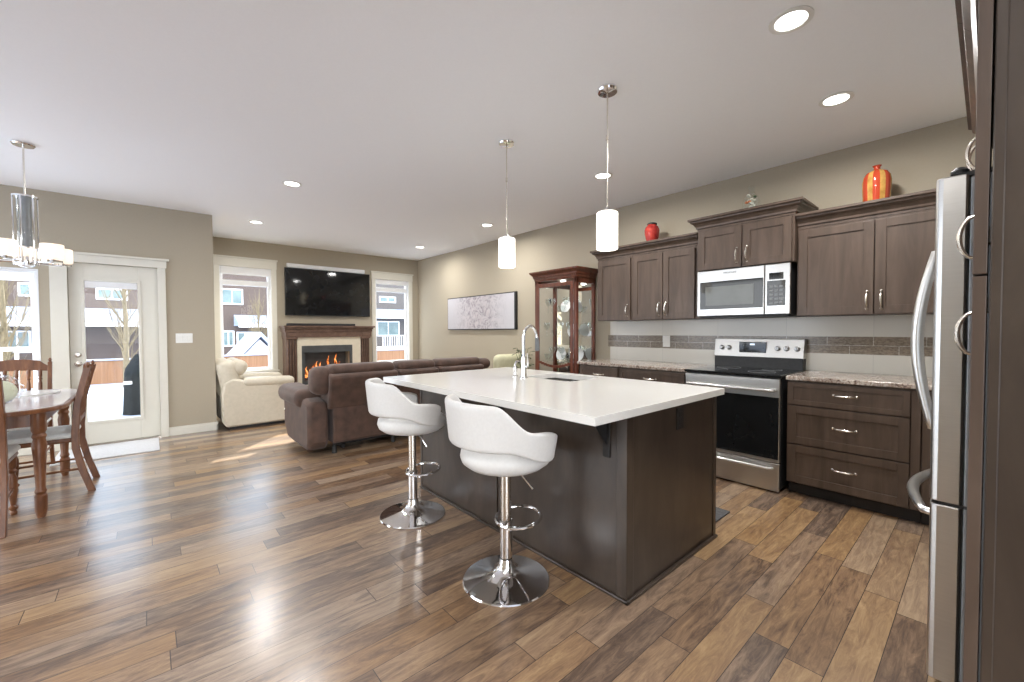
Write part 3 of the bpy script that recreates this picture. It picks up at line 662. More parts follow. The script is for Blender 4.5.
for x0, x1, hx in ((px1+.006, 2.425, 2.38), (2.43, 2.926, 2.475)):
    d = face_part(shaker(x1-x0, .252, t=.019), (x1, .0225, 1.836), FYp, 'door', 'cab', t, bevel=.0015)
    face_part(pull(.13, .042, .006), (hx, .0225, 1.935), FYp, 'handle', 'nickel', d, smooth=True)
crown(t, 2.095, 2.25, .058, [((px1+.001, .0225), (0, 1, 0)), ((2.93, .0225), (1, 1, 0)), ((2.93, -.68), (1, 0, 0))])
t = thing('fridge_end_panel', 'dark full-height end panel on the far side of refrigerator', 'panel', (2.91, -.33, 0))
MB().box(2.895, 2.93, pyb, -.0, 0, 1.828, .002, 1).build('panel', 'cab', t)
# ================================================================== BAR STOOLS
def make_stool(label, loc, rz):
    t = thing('bar_stool', label, 'bar stool', loc, rz, group='white bar stools along the island')
    # local: front (toward island) = +X, back = -X
    kw = dict(local=True)
    MB().lathe([(0, .0), (.218, .0), (.222, .005), (.218, .011), (.19, .017), (.13, .028), (.08, .042), (.052, .060), (.038, .085), (.033, .115), (.0, .12)], seg=48).build('base', 'chrome', t, smooth=True, **kw)
    MB().lathe([(.0315, .12), (.0315, .30), (.0, .301)], seg=24).build('outer_column', 'chrome', t, smooth=True, **kw)
    MB().lathe([(.0265, .13), (.0265, .62), (0, .62)], seg=24).build('column', 'nickel', t, smooth=True, **kw)
    MB().lathe([(.031, .295), (.034, .297), (.034, .307), (.029, .309)], seg=24).build('collar', 'chrome', t, smooth=True, **kw)
    pts = []
    for i in range(28):
        a = 2*PI*i/28; pts.append((.075+.115*math.cos(a), .12*math.sin(a), .305+.012*math.cos(a)))
    fr = MB().tube(pts, .009, 10, closed=True).build('foot_ring', 'chrome', t, smooth=True, **kw)
    MB().box(-.02, .02, -.02, .02, .545, .585, .004).box(-.11, .11, -.08, .08, .585, .592, .002).build('seat_plate', 'black', t, **kw)
    MB().tube([(0, -.02, .575), (.03, -.10, .56), (.05, -.15, .515), (.055, -.16, .505)], [.004, .004, .004, .006], 8).build('lift_lever', 'chrome', t, smooth=True, **kw)
    prof = [(0, .585), (.12, .585), (.19, .595), (.220, .618), (.230, .646), (.224, .678), (.19, .702), (.10, .71), (0, .71)]
    MB().lathe(prof, seg=40).build('seat', 'leather', t, smooth=True, **kw, angle=80)
    # bucket shell wrapping back and sides
    def smooth01(x): x = max(0, min(1, x)); return x*x*(3-2*x)
    n = 61; m_ = 9; T = .036
    def shell(u, v):
        # u around 0..1, v loop around the section
        ph = R(-112+224*u); a = abs(math.degrees(ph))
        top = .945-.005*(a/50)**2-(.115)*smooth01((a-48)/34)-.012*smooth01((a-95)/20)
        bot = .722-.062*smooth01((a-60)/45)
        end = smooth01((112-a)/7)
        mid = (top+bot)/2; top = mid+(top-mid)*(.88+.12*end); bot = mid+(bot-mid)*(.88+.12*end)
        r0 = .264
        # flare with height
        ang = 2*PI*v; hz = .5-.5*math.cos(ang)
        z = bot+(top-bot)*hz; side = math.sin(ang)
        k = min(1, abs(side)*2.6)*(1 if side > 0 else -1)
        rad = r0+.022*hz-(.012*smooth01((a-85)/30))+k*T/2*(.6+.4*end)
        x = -rad*math.cos(ph)*1.0; y = rad*math.sin(ph)*1.04
        if a > 90: x = -rad*math.cos(ph)*1.15
        return V(x, y, z)
    b = MB(); ns = 22
    g = [[b.b.verts.new(shell(i/(n-1), j/ns)) for j in range(ns)] for i in range(n)]
    for i in range(n-1):
        for j in range(ns): b.b.faces.new((g[i][j], g[i+1][j], g[i+1][(j+1) % ns], g[i][(j+1) % ns]))
    b.b.faces.new(g[0]); b.b.faces.new(g[-1][::-1])
    sh = b.build('backrest', 'leather', t, smooth=True, sub=1, angle=80, **kw)
    return t
s1 = make_stool('white swivel bar stool nearer the camera, by the near island corner', (1.355, 1.60, 0), R(-9))
copy_tree(s1, (1.36, 2.60, 0), R(-13), 'white swivel bar stool farther along the island, nearer the brown sofa')
# ================================================================== LIGHTS
def pendant(x, y, label):
    t = thing('pendant_light', label, 'pendant lamp', (x, y, 1.77), 0, 'pendant lights over the island')
    MB().lathe([(0, 2.755), (.062, 2.755), (.064, 2.745), (.058, 2.733), (.012, 2.728), (0, 2.728)], (x, y, 0)).build('canopy', 'chrome', t, smooth=True)
    MB().tube([(x, y, 2.73), (x, y, 2.01)], .0048, 10).lathe([(.0, 2.445), (.008, 2.445), (.008, 2.475), (0, 2.475)], (x, y, 0), 12).build('rod', 'nickel', t, smooth=True)
    MB().lathe([(0, 2.03), (.018, 2.03), (.02, 2.008), (.055, 2.003), (.055, 1.998), (0, 1.998)], (x, y, 0)).build('socket_cap', 'chrome', t, smooth=True)
    MB().lathe([(0, 2.0), (.06, 2.0), (.0655, 1.995), (.0655, 1.775), (.062, 1.771), (.058, 1.775), (.058, 1.99), (0, 1.992)], (x, y, 0), 36).build('lamp_shade', 'shade', t, smooth=True)
    return t
pendant(2.165, 1.572, 'white cylinder pendant nearer the camera, right-hand one over the island')
pendant(2.162, 2.528, 'white cylinder pendant farther over the island, left of the other')
def area(x, y, z, w_, size=.15, col=(1, .98, .95)):
    l = bpy.data.lights.new('lamp_light', 'AREA'); l.shape = 'DISK'; l.size = size; l.energy = w_; l.color = col; l.spread = R(172)
    o = bpy.data.objects.new('lamp_light', l); o.location = (x, y, z); COL.objects.link(o); return o
pots = [(2.357, .65, 'recessed ceiling light nearest camera above the island corner'), (3.376, .673, 'recessed ceiling light over the aisle near the fridge'),
        (3.327, 2.465, 'recessed ceiling light right behind the nearer pendant rod'), (3.629, 4.673, 'recessed ceiling light left of the farther pendant rod'),
        (1.126, 4.638, 'recessed ceiling light over the open floor, larger-looking one of the left pair'), (1.142, 6.576, 'small recessed ceiling light at far left, near the cream recliner'),
        (3.669, 6.66, 'recessed ceiling light near the far corner by right window')]
for x, y, lb in pots:
    t = thing('ceiling_light', lb, 'ceiling light', (x, y, ZC), 0, 'recessed ceiling lights')
    MB().lathe([(.066, ZC-.001), (.092, ZC-.001), (.092, ZC-.006), (.070, ZC-.008), (.066, ZC-.004)], (x, y, 0), 32).build('trim_ring', 'white', t, smooth=True)
    MB().lathe([(0, ZC-.003), (.067, ZC-.003), (.067, ZC-.0015), (0, ZC-.0015)], (x, y, 0), 32).build('lens', 'lens', t)
    area(x, y, ZC-.012, POT_W)
for x, y in ((-.6, .5), (-2.2, 1.8), (-.6, -1.6), (-2.4, -1.2)):  # unseen extra downlights, added to brighten the kitchen
    t = thing('ceiling_light', 'ceiling light added unseen behind the camera for extra light', 'ceiling light', (x, y, ZC), 0, 'added ceiling lights behind the camera')
    MB().lathe([(.066, ZC-.001), (.092, ZC-.001), (.092, ZC-.006), (.070, ZC-.008), (.066, ZC-.004)], (x, y, 0), 32).build('trim_ring', 'white', t, smooth=True)
    MB().lathe([(0, ZC-.003), (.067, ZC-.003), (.067, ZC-.0015), (0, ZC-.0015)], (x, y, 0), 32).build('lens', 'lens', t)
    area(x, y, ZC-.012, POT_W)
# chandelier
cx, cy = -.705, 5.02
t = thing('chandelier', 'chrome chandelier with small white drum shades above the dining table', 'chandelier', (cx, cy, 1.78))
MB().lathe([(0, ZC-.001), (.065, ZC-.001), (.068, ZC-.012), (.06, ZC-.022), (0, ZC-.024)], (cx, cy, 0)).build('canopy', 'chrome', t, smooth=True)
MB().tube([(cx, cy, ZC-.02), (cx, cy, 2.34)], .006).build('rod', 'nickel', t, smooth=True)
for q in (2.33, 1.93): MB().lathe([(0, q+.012), (.073, q+.012), (.073, q), (0, q)], (cx, cy, 0)).build('end_disc', 'chrome', t, smooth=True)
MB().lathe([(.034, 1.95), (.034, 2.33)], (cx, cy, 0)).build('inner_tube', 'fridgegrey', t, smooth=True)
MB().lathe([(.052, 1.94), (.052, 2.33)], (cx, cy, 0)).build('glass_tube', 'crystal2', t, smooth=True)
for i in range(6):
    a = i*PI/3+.3; MB().tube([(cx+.066*math.cos(a), cy+.066*math.sin(a), 1.80), (cx+.066*math.cos(a), cy+.066*math.sin(a), 2.34)], .005, 8).build('support_rod', 'chrome', t, smooth=True)
MB().lathe([(0, 1.865), (.05, 1.865), (.055, 1.84), (.05, 1.80), (.03, 1.785), (0, 1.78)], (cx, cy, 0)).build('hub', 'chrome', t, smooth=True)
for i in range(5):
    a = R(-42+72*i); ex, ey = cx+.205*math.cos(a), cy+.205*math.sin(a)
    ar = MB().tube([(cx+.05*math.cos(a), cy+.05*math.sin(a), 1.825), (ex, ey, 1.825)], .009, 8).lathe([(0, 1.82), (.06, 1.82), (.06, 1.835), (.02, 1.84), (.02, 1.855), (0, 1.856)], (ex, ey, 0)).build('arm', 'chrome', t, smooth=True)
    MB().lathe([(.0, 1.848), (.066, 1.848), (.068, 1.852), (.068, 1.958), (.065, 1.962), (.062, 1.958), (.062, 1.856), (0, 1.856)], (ex, ey, 0)).build('lamp_shade', 'shade_dim', ar, smooth=True)
# ================================================================== TV WALL
t = thing('television', 'large black flat television mounted above the fireplace mantel', 'television', (2.53, D-.03, 1.54))
MB().box(1.79, 3.275, D-.07, D-.035, 1.548, 2.368, .004).build('bezel', 'black', t)
MB().box(1.80, 3.265, D-.0715, D-.069, 1.562, 2.358).build('screen', 'blackglass', t)
MB().box(2.3, 2.75, D-.036, D-.001, 1.75, 2.15).build('wall_mount', 'black', t)
o = MB().box(1.83, 3.185, D-.06, D, 2.375, 2.445, .008).build('projection_screen_case', 'vinyl'); tag(o, 'long slim white roll-up screen case on the wall above television', 'screen case')
t = thing('fireplace', 'walnut electric fireplace with fluted pilasters and cream stone surround', 'fireplace', (2.46, D-.15, 0))
yf = 7.70
def mant(x0, x1, y0, z0, z1, name): return MB().box(x0, x1, y0, D-.017, z0, z1, .005, 2).build(name, 'mantel', t)
b = MB()
b.box(1.70, 3.25, yf-.06, D-.017, 1.335, 1.365, .004); b.box(1.715, 3.225, yf-.035, D-.017, 1.305, 1.335, .006); b.box(1.72, 3.21, yf-.015, D-.017, 1.26, 1.305, .006)
b.build('mantel_shelf', 'mantel', t)
MB().box(1.735, 3.195, yf, D-.017, 1.165, 1.26).build('frieze', 'mantel', t)
for x0 in (1.74, 3.0):
    x1 = x0+.18; b = MB(); b.box(x0+.01, x1-.01, yf+.045, D-.017, .16, 1.165)
    for k in range(4): b.box(x0+.018+k*.04, x0+.038+k*.04, yf+.004, yf+.046, .17, 1.13, .005)
    b.box(x0, x1, yf, D-.017, 0, .16, .004); b.box(x0, x1, yf, D-.017, 1.135, 1.165, .003); pl = b.build('pilaster', 'mantel', t)
    MB().box(x0+.02, x1-.02, yf-.012, yf, 1.18, 1.245, .006).build('corner_block', 'mantel', pl)
b = MB(); b.box(1.915, 1.985, yf+.03, D-.03, .0, 1.165); b.box(2.845, 3.0, yf+.03, D-.03, 0, 1.165); b.box(1.985, 2.845, yf+.03, D-.03, 1.02, 1.165); b.box(1.985, 2.845, yf+.03, D-.03, 0, .35); b.build('stone_surround', 'stone', t)
b = MB(); b.box(1.985, 2.03, yf+.025, yf+.05, .35, 1.02); b.box(2.80, 2.845, yf+.025, yf+.05, .35, 1.02); b.box(2.03, 2.80, yf+.025, yf+.05, .975, 1.02); b.box(2.03, 2.80, yf+.025, yf+.05, .35, .40); b.box(2.03, 2.80, yf+.028, yf+.07, .90, .975)
b.build('firebox_frame', 'firebrick', t)
MB().box(2.03, 2.80, D-.06, D-.04, .4, .97).box(2.03, 2.80, yf+.05, D-.04, .39, .41).build('firebox_back', 'firebrick', t)
for (lx, ly, a) in ((2.3, 7.86, .2), (2.5, 7.84, -.15), (2.42, 7.88, .4)):
    MB().tube([(lx-.2*math.cos(a), ly-.05, .44), (lx, ly, .48+a*.1), (lx+.2*math.cos(a), ly+.03, .45)], [.035, .04, .03], 9).build('log', 'log', t, smooth=True)
fl = MB()
for k in range(11):
    fx_ = 2.10+.062*k+random.uniform(-.02, .02); h = random.uniform(.16, .42)
    fl.tube([(fx_, 7.90, .45), (fx_+.02, 7.90, .45+h*.4), (fx_-.01, 7.905, .45+h*.75), (fx_+.015, 7.905, .45+h)], [.035, .03, .014, .002], 8)
fl.build('flames', 'fire', t, smooth=True)
o = MB().box(1.775, 2.91, yf+.03, yf+.12, 1.366, 1.405, .008).build('soundbar', 'black'); tag(o, 'long low black soundbar lying on the fireplace mantel', 'soundbar')
# painting
t = thing('painting', 'wide pale floral canvas in dark frame on the right wall behind sofa', 'painting', (W-.02, 5.8, 1.285))
MB().box(4.305, W-.001, 4.83, 6.77, 1.285, 1.878).build('frame', 'black', t)
MB().box(4.303, 4.3055, 4.865, 6.76, 1.30, 1.862).build('canvas', 'art', t)
# ================================================================== CHINA CABINET
t = thing('china_cabinet', 'cherry wood china cabinet with glass door and sides beside the counter', 'cabinet', (4.15, 3.68, 0))
x0, x1, y0, y1 = 3.955, W-.012, 3.325, 4.045
b = MB().box(x0, x1, y0, y1, 0, .10, .004).box(x0-.01, x1, y0-.01, y1+.01, .0, .06, .004); b.build('plinth', 'cherry', t)
b = MB()
for (a, c) in ((x0, y0), (x0, y1-.045), (x1-.03, y0), (x1-.03, y1-.045)): b.box(a, a+(.045 if a == x0 else .03), c, c+.045, .10, 1.93, .004)
b.box(x0, x1, y0, y0+.03, .1, .19).box(x0, x1, y1-.03, y1, .1, .19); b.box(x0, x1, y0, y0+.03, 1.86, 1.93).box(x0, x1, y1-.03, y1, 1.86, 1.93)
b.box(x0, x1, y0, y1, 1.915, 1.935); b.build('case_frame', 'cherry', t)
MB().box(x1-.008, x1, y0+.045, y1-.045, .1, 1.92).build('mirror_back', 'mirror', t)
b = MB(); b.box(x0-.018, x0, y0+.045, y0+.085, .12, 1.88, .004).box(x0-.018, x0, y1-.085, y1-.045, .12, 1.88, .004).box(x0-.018, x0, y0+.085, y1-.085, 1.83, 1.88, .004).box(x0-.018, x0, y0+.085, y1-.085, .12, .18, .004)
n = 12
for i in range(n):
    u0, u1 = i/n, (i+1)/n; yy0 = y0+.085+(y1-y0-.17)*u0; yy1 = y0+.085+(y1-y0-.17)*u1; zz = .855-.05*math.sin(PI*(u0+u1)/2)
    b.box(x0-.016, x0-.001, yy0, yy1, zz-.016, zz+.016)
d = b.build('door', 'cherry', t); MB().quad((x0-.009, y0+.08, .17), (x0-.009, y1-.08, .17), (x0-.009, y1-.08, 1.84), (x0-.009, y0+.08, 1.84)).build('door_glass', 'glass', d)
MB().sphere((x0-.03, y0+.065, 1.0), .012).build('knob', 'nickel', d, smooth=True)
MB().quad((x0+.04, y0+.01, .19), (x1-.03, y0+.01, .19), (x1-.03, y0+.01, 1.86), (x0+.04, y0+.01, 1.86)).build('side_glass', 'glass', t); MB().quad((x0+.04, y1-.01, .19), (x1-.03, y1-.01, .19), (x1-.03, y1-.01, 1.86), (x0+.04, y1-.01, 1.86)).build('side_glass', 'glass', t)
for z in (.52, .86, 1.18, 1.50): MB().quad((x0+.02, y0+.03, z), (x1-.012, y0+.03, z), (x1-.012, y1-.03, z), (x0+.02, y1-.03, z)).build('glass_shelf', 'glassware', t)
prof = [(-.02, 0), (0, 0), (.006, .01), (.006, .03), (.02, .045), (.022, .065), (.055, .10), (.058, .12), (-.02, .12)]
lp = MB().lathe([(0, 1.900), (.03, 1.900), (.034, 1.914), (0, 1.914)], (4.12, 3.685, 0), 20).build('added_cabinet_lamp', 'lens', t)  # lamp added to brighten the cabinet interior
cr = MB().sweep(prof, [((x1, y0, 1.925), (0, -1, 0)), ((x0, y0, 1.925), (-1, -1, 0)), ((x0, y1, 1.925), (-1, 1, 0)), ((x1, y1, 1.925), (0, 1, 0))])
cr.box(x0-.05, x1, y0-.05, y1+.05, 2.03, 2.045)
co = cr.build('cornice', 'cherry', t)
dn = MB(); yy = y0
while yy < y1: dn.box(x0-.016, x0, yy, yy+.014, 1.955, 1.975); yy += .03
dn.build('dentil_strip', 'cherry', co)
area(4.12, 3.685, 1.898, 1.6, .06)  # light of the added lamp inside the china cabinet
# glassware
def goblet(h, r): return MB().lathe([(0, 0), (r*.85, .002), (r*.2, .008), (r*.12, h*.45), (r*.5, h*.52), (r, h*.72), (r*.92, h), (r*.86, h), (r*.92, h*.73), (r*.4, h*.56), (0, h*.52)], seg=14)
def bowlp(r, h): return MB().lathe([(0, 0), (r*.5, 0), (r*.55, h*.1), (r, h), (r*.94, h), (r*.5, h*.18), (0, h*.12)], seg=18)
def platep(r): # plate on edge, facing -X
    return MB().lathe([(0, 0), (r*.6, 0), (r, .014), (r, .018), (r*.6, .005), (0, .004)], seg=22).xf(Matrix.Translation((0, 0, r)) @ Matrix.Rotation(R(-78), 4, 'Y'))
shelves = [(.523, 'lowest shelf'), (.863, 'lower middle shelf'), (1.183, 'upper middle shelf'), (1.503, 'top shelf')]
gob = None; bw = None
for si, (z, nm) in enumerate(shelves):
    for k in range(5):
        yy = y0+.12+k*.12+(.02 if si % 2 else 0)
        if yy > y1-.08: continue
        xx = 4.06+.05*((k+si) % 2)
        if (k+si) % 3 == 2:
            if bw is None: o = bowlp(.065, .09).build('crystal_bowl', 'glassware', smooth=True); o['category'] = 'bowl'; bw = o; 
            else: o = bw.copy(); COL.objects.link(o)
            tag(o, 'small crystal bowl on the %s of china cabinet' % nm, 'bowl', 'crystal bowls on the %s' % nm)
        else:
            if gob is None: o = goblet(.19, .042).build('stemmed_glass', 'glassware', smooth=True); gob = o
            else: o = gob.copy(); COL.objects.link(o)
            tag(o, 'stemmed crystal glass on the %s of china cabinet' % nm, 'glass', 'stemmed glasses on the %s' % nm)
        o.location = (xx, yy, z+.001)
for i, (yy, z, nm) in enumerate(((3.6, 1.183, 'upper middle'), (3.8, .863, 'lower middle'), (3.72, 1.503, 'top'), (3.5, .863, 'lower middle'))):
    o = platep(.085).build('display_plate', 'china', smooth=True); o.location = (4.22, yy, z+.001)
    tag(o, 'pale plate standing upright at back of the %s shelf of china cabinet' % nm, 'plate', 'plates on the %s shelf' % nm)
# ================================================================== ON TOP OF CABINETS
jx, jy, jz = 4.13, 2.415, 2.111
t = thing('ginger_jar', 'small mottled red jar standing on cabinets left of the microwave', 'jar', (jx, jy, jz))
MB().lathe([(0, 0), (.04, 0), (.044, .04), (.05, .10), (.066, .15), (.077, .20), (.078, .235), (.068, .268), (.046, .288), (.044, .295)], (jx, jy, jz)).build('body', 'redglaze', t, smooth=True)
MB().lathe([(.040, .293), (.052, .297), (.052, .305), (.036, .315), (0, .316)], (jx, jy, jz)).build('rim', 'black', t, smooth=True)
vx, vy, vz = 4.15, .572, 2.111
t = thing('striped_vase', 'bulbous red and gold striped vase on the right upper cabinets', 'vase', (vx, vy, vz))
vp = [(0, 0), (.06, 0), (.07, .02), (.078, .10), (.083, .20), (.084, .265), (.078, .305), (.062, .333), (.032, .348), (.020, .356), (.019, .374), (.028, .384), (.022, .387), (0, .38)]
MB().lathe(vp, (vx, vy, vz), 40).build('body', 'amber', t, smooth=True)
for k in range(7):
    a0 = k*2*PI/7+2.6; b = MB(); pr = vp[2:9]; nn = 5
    g = [[b.b.verts.new(V(vx+(r+.0012)*math.cos(a0+j*.10), vy+(r+.0012)*math.sin(a0+j*.10), vz+z)) for j in range(nn)] for r, z in pr]
    for i in range(len(pr)-1):
        for j in range(nn-1): b.b.faces.new((g[i][j], g[i][j+1], g[i+1][j+1], g[i+1][j]))
    b.build('gold_stripe', 'gold', t, smooth=True)
vx, vy, vz = 4.15, 1.437, 2.236
t = thing('flower_vase', 'clear glass vase with small flowers on cabinet above microwave', 'vase', (vx, vy, vz))
MB().lathe([(0, 0), (.045, 0), (.066, .03), (.077, .14), (.074, .19), (.055, .235), (.028, .262), (.022, .30), (.034, .335)], (vx, vy, vz)).build('glass_body', 'glassware', t, smooth=True)
for k in range(26):
    a = random.uniform(0, 2*PI); rr_ = random.uniform(0, .05); z = random.uniform(.12, .25)
    MB().sphere((vx+rr_*math.cos(a), vy+rr_*math.sin(a), vz+z), .015, .015, .011, 8).build('blossom', random.choice(['petal', 'petalr', 'leaf', 'petal', 'petal']), t, smooth=True)
# ================================================================== SOFA
def puff(x0, x1, y0, y1, z0, z1, r=.05, infl=.012):
    b = MB(); b.box(x0, x1, y0, y1, z0, z1, min(r, .49*min(x1-x0, y1-y0, z1-z0)), 5)
    return b
t = thing('reclining_sofa', 'dark brown suede reclining sofa with its back toward the island', 'sofa', (2.4, 4.95, 0))
sx0_, sx1_ = 1.30, 3.52
def prof_x(P, x0, x1, name, m='suede', bev=.03, sub=0, parent=None): return MB().prism(P, 'x', x0, x1).build(name, m, parent or t, smooth=True, bevel=bev, angle=30)
# lower back panels and upper leaning back panels
prof_x([(4.43, .11), (4.40, .13), (4.40, .50), (4.44, .53), (4.75, .53), (4.75, .11)], 1.42, 3.40, 'back_base', bev=.015)
segs = [(1.37, 2.10), (2.12, 2.62), (2.64, 3.30)]
for a, c in segs:
    prof_x([(4.40, .47), (4.385, .51), (4.31, .80), (4.33, .83), (4.52, .86), (4.66, .60), (4.70, .47)], a, c, 'backrest', bev=.02)
    hb_ = puff(a+.005, c-.005, 4.36, 4.60, .80, .925, .06)
    hb_.build('head_cushion', 'suede', t, smooth=True, angle=80)
    hb_ = puff(a+.01, c-.01, 4.56, 4.74, .50, .84, .07); hb_.build('back_cushion', 'suede', t, smooth=True, angle=80)
    puff(a+.0, c-.0, 4.70, 5.35, .28, .48, .06).build('seat_cushion', 'suede', t, smooth=True, angle=80)
    puff(a+.01, c-.01, 5.33, 5.42, .12, .44, .04).build('footrest', 'suede', t, smooth=True, angle=80)
for s_, a, c in ((-1, 1.12, 1.40), (1, 3.30, 3.54)):
    # padded arm: outer side panel plus rolled top
    b = MB(); P = [(4.47, .06), (4.41, .15), (4.42, .55), (4.60, .58), (5.30, .58), (5.40, .50), (5.38, .2), (5.25, .06)]
    b.prism(P, 'x', a+(.06 if s_ < 0 else .02), c-(.02 if s_ < 0 else .06)); arm = b.build('arm_panel', 'suede', t, smooth=True, bevel=.04, angle=30)
    puff(a, c, 4.62, 5.44, .47, .67, .09).build('arm_pad', 'suede', arm, smooth=True, angle=80)
    puff(a+.10 if s_ < 0 else a-.02, c+.04 if s_ < 0 else c-.06, 4.38, 4.62, .62 if s_ < 0 else .76, .91 if s_ < 0 else .90, .09).build('wing_cushion', 'suede', arm, smooth=True, angle=80)
MB().lathe([(0, 0), (.014, 0), (.018, .006), (.008, .012), (0, .013)]).xf(Matrix.Translation((1.12, 5.05, .42)) @ Matrix.Rotation(R(-90), 4, 'Y')).build('recline_button', 'nickel', t, smooth=True)
b = MB()
for x in (1.55, 2.35, 3.2): b.box(x-.015, x+.015, 4.5, 5.3, .03, .11)
b.box(1.45, 3.4, 4.5, 4.53, .07, .10); b.box(1.45, 3.4, 5.2, 5.23, .07, .10); b.build('steel_mechanism', 'black', t)
for x in (1.45, 2.1, 2.65, 3.35):
    for y in (4.48, 5.28): MB().lathe([(0, 0), (.025, 0), (.02, .08), (0, .08)], (x, y, 0), 12).build('foot', 'black', t, smooth=True)
# cream recliner
t = thing('recliner', 'cream leather recliner against the corner wall facing right', 'armchair', (1.15, 6.85, 0))
rx0, rx1 = .70, 1.53
def side_prof(y0, y1, name):
    P = [(.745, .035), (.71, .10), (.70, .45), (.72, .60), (.82, .66), (1.05, .61), (1.46, .56), (1.50, .50), (1.47, .10), (1.44, .035)]
    return MB().prism([(x, z) for x, z in P], 'y', y0, y1).build(name, 'cream', t, smooth=True, bevel=.025, angle=30)
for a, c in ((6.40, 6.58), (7.12, 7.30)):
    p = side_prof(a, c, 'arm_panel')
    bb = puff(0, .62, a-.02, c+.03, -.06, .06, .055); bb.xf(Matrix.Translation((.93, 0, .605)) @ Matrix.Rotation(R(2), 4, 'Y')); bb.build('arm_pad', 'cream', p, smooth=True, angle=80)
bb = puff(-.11, .11, 6.42, 7.28, -.28, .28, .09); bb.xf(Matrix.Translation((.80, 0, .62)) @ Matrix.Rotation(R(-10), 4, 'Y')); bb.build('backrest', 'cream', t, smooth=True, angle=80)
bb = puff(-.09, .10, 6.44, 7.26, -.11, .10, .085); bb.xf(Matrix.Translation((.90, 0, .80)) @ Matrix.Rotation(R(35), 4, 'Y')); bb.build('head_cushion', 'cream', t, smooth=True, angle=80)
puff(.95, 1.55, 6.58, 7.12, .27, .47, .07).build('seat_cushion', 'cream', t, smooth=True, angle=80)
puff(1.46, 1.62, 6.50, 7.2, .10, .47, .07).build('footrest', 'cream', t, smooth=True, angle=80)
MB().box(.78, 1.45, 6.45, 7.25, .0, .05).build('base_frame', 'black', t)
# far armchair with pale cushion and a plant, seen over the island
t = thing('armchair', 'pale yellow armchair by the right wall beyond the sofa end', 'armchair', (3.98, 5.0, 0))
puff(3.66, 4.28, 4.56, 5.20, .10, .42, .05).build('seat', 'palefab', t, smooth=True, angle=80)
bb = puff(3.68, 4.28, 4.50, 4.66, .40, .93, .075); bb.build('backrest', 'palefab', t, smooth=True, angle=80)
puff(3.62, 3.74, 4.54, 5.18, .30, .60, .05).build('armrest', 'palefab', t, smooth=True, angle=80); puff(4.20, 4.32, 4.54, 5.18, .30, .60, .05).build('armrest', 'palefab', t, smooth=True, angle=80)
for x in (3.7, 4.24):
    for y in (4.6, 5.14): MB().lathe([(0, 0), (.015, 0), (.022, .11), (0, .11)], (x, y, 0), 12).build('leg', 'oak', t, smooth=True)
t = thing('potted_plant', 'dark green leafy plant beside the pale armchair, seen left of faucet', 'plant', (3.98, 4.31, 0))
MB().lathe([(0, 0), (.07, 0), (.10, .10), (.09, .50), (.10, .52), (.09, .52), (.08, .48), (0, .48)], (3.98, 4.31, 0)).build('pot', 'black', t, smooth=True)
st = MB(); lf = MB()
for k in range(26):
    a = random.uniform(0, 2*PI); rr_ = random.uniform(.03, .11); h = random.uniform(.72, 1.03)
    p1 = V(3.98+rr_*math.cos(a), 4.30+rr_*math.sin(a), h); st.tube([(3.98, 4.30, .46), (3.98+rr_*.4*math.cos(a), 4.30+rr_*.4*math.sin(a), h*.8), p1], .003, 5)
    d_ = V(math.cos(a), math.sin(a), random.uniform(-.4, .3)).normalized(); s_ = d_.cross(V(0, 0, 1)).normalized(); n_ = s_.cross(d_)
    Lf = .07
    v = [lf.b.verts.new(p1+d_*(u*Lf)+s_*(w_)+n_*z) for u, w_, z in ((0, 0, 0), (.35, .018, .004), (.75, .014, .002), (1, 0, -.01), (.75, -.014, .002), (.35, -.018, .004))]
    c_ = lf.b.verts.new(p1+d_*(.5*Lf)-n_*.003)
    for i in range(6): lf.b.faces.new((v[i], v[(i+1) % 6], c_))
st.build('stem', 'leaf', t, smooth=True); lf.build('foliage', 'leaf', t, solid=.0012)
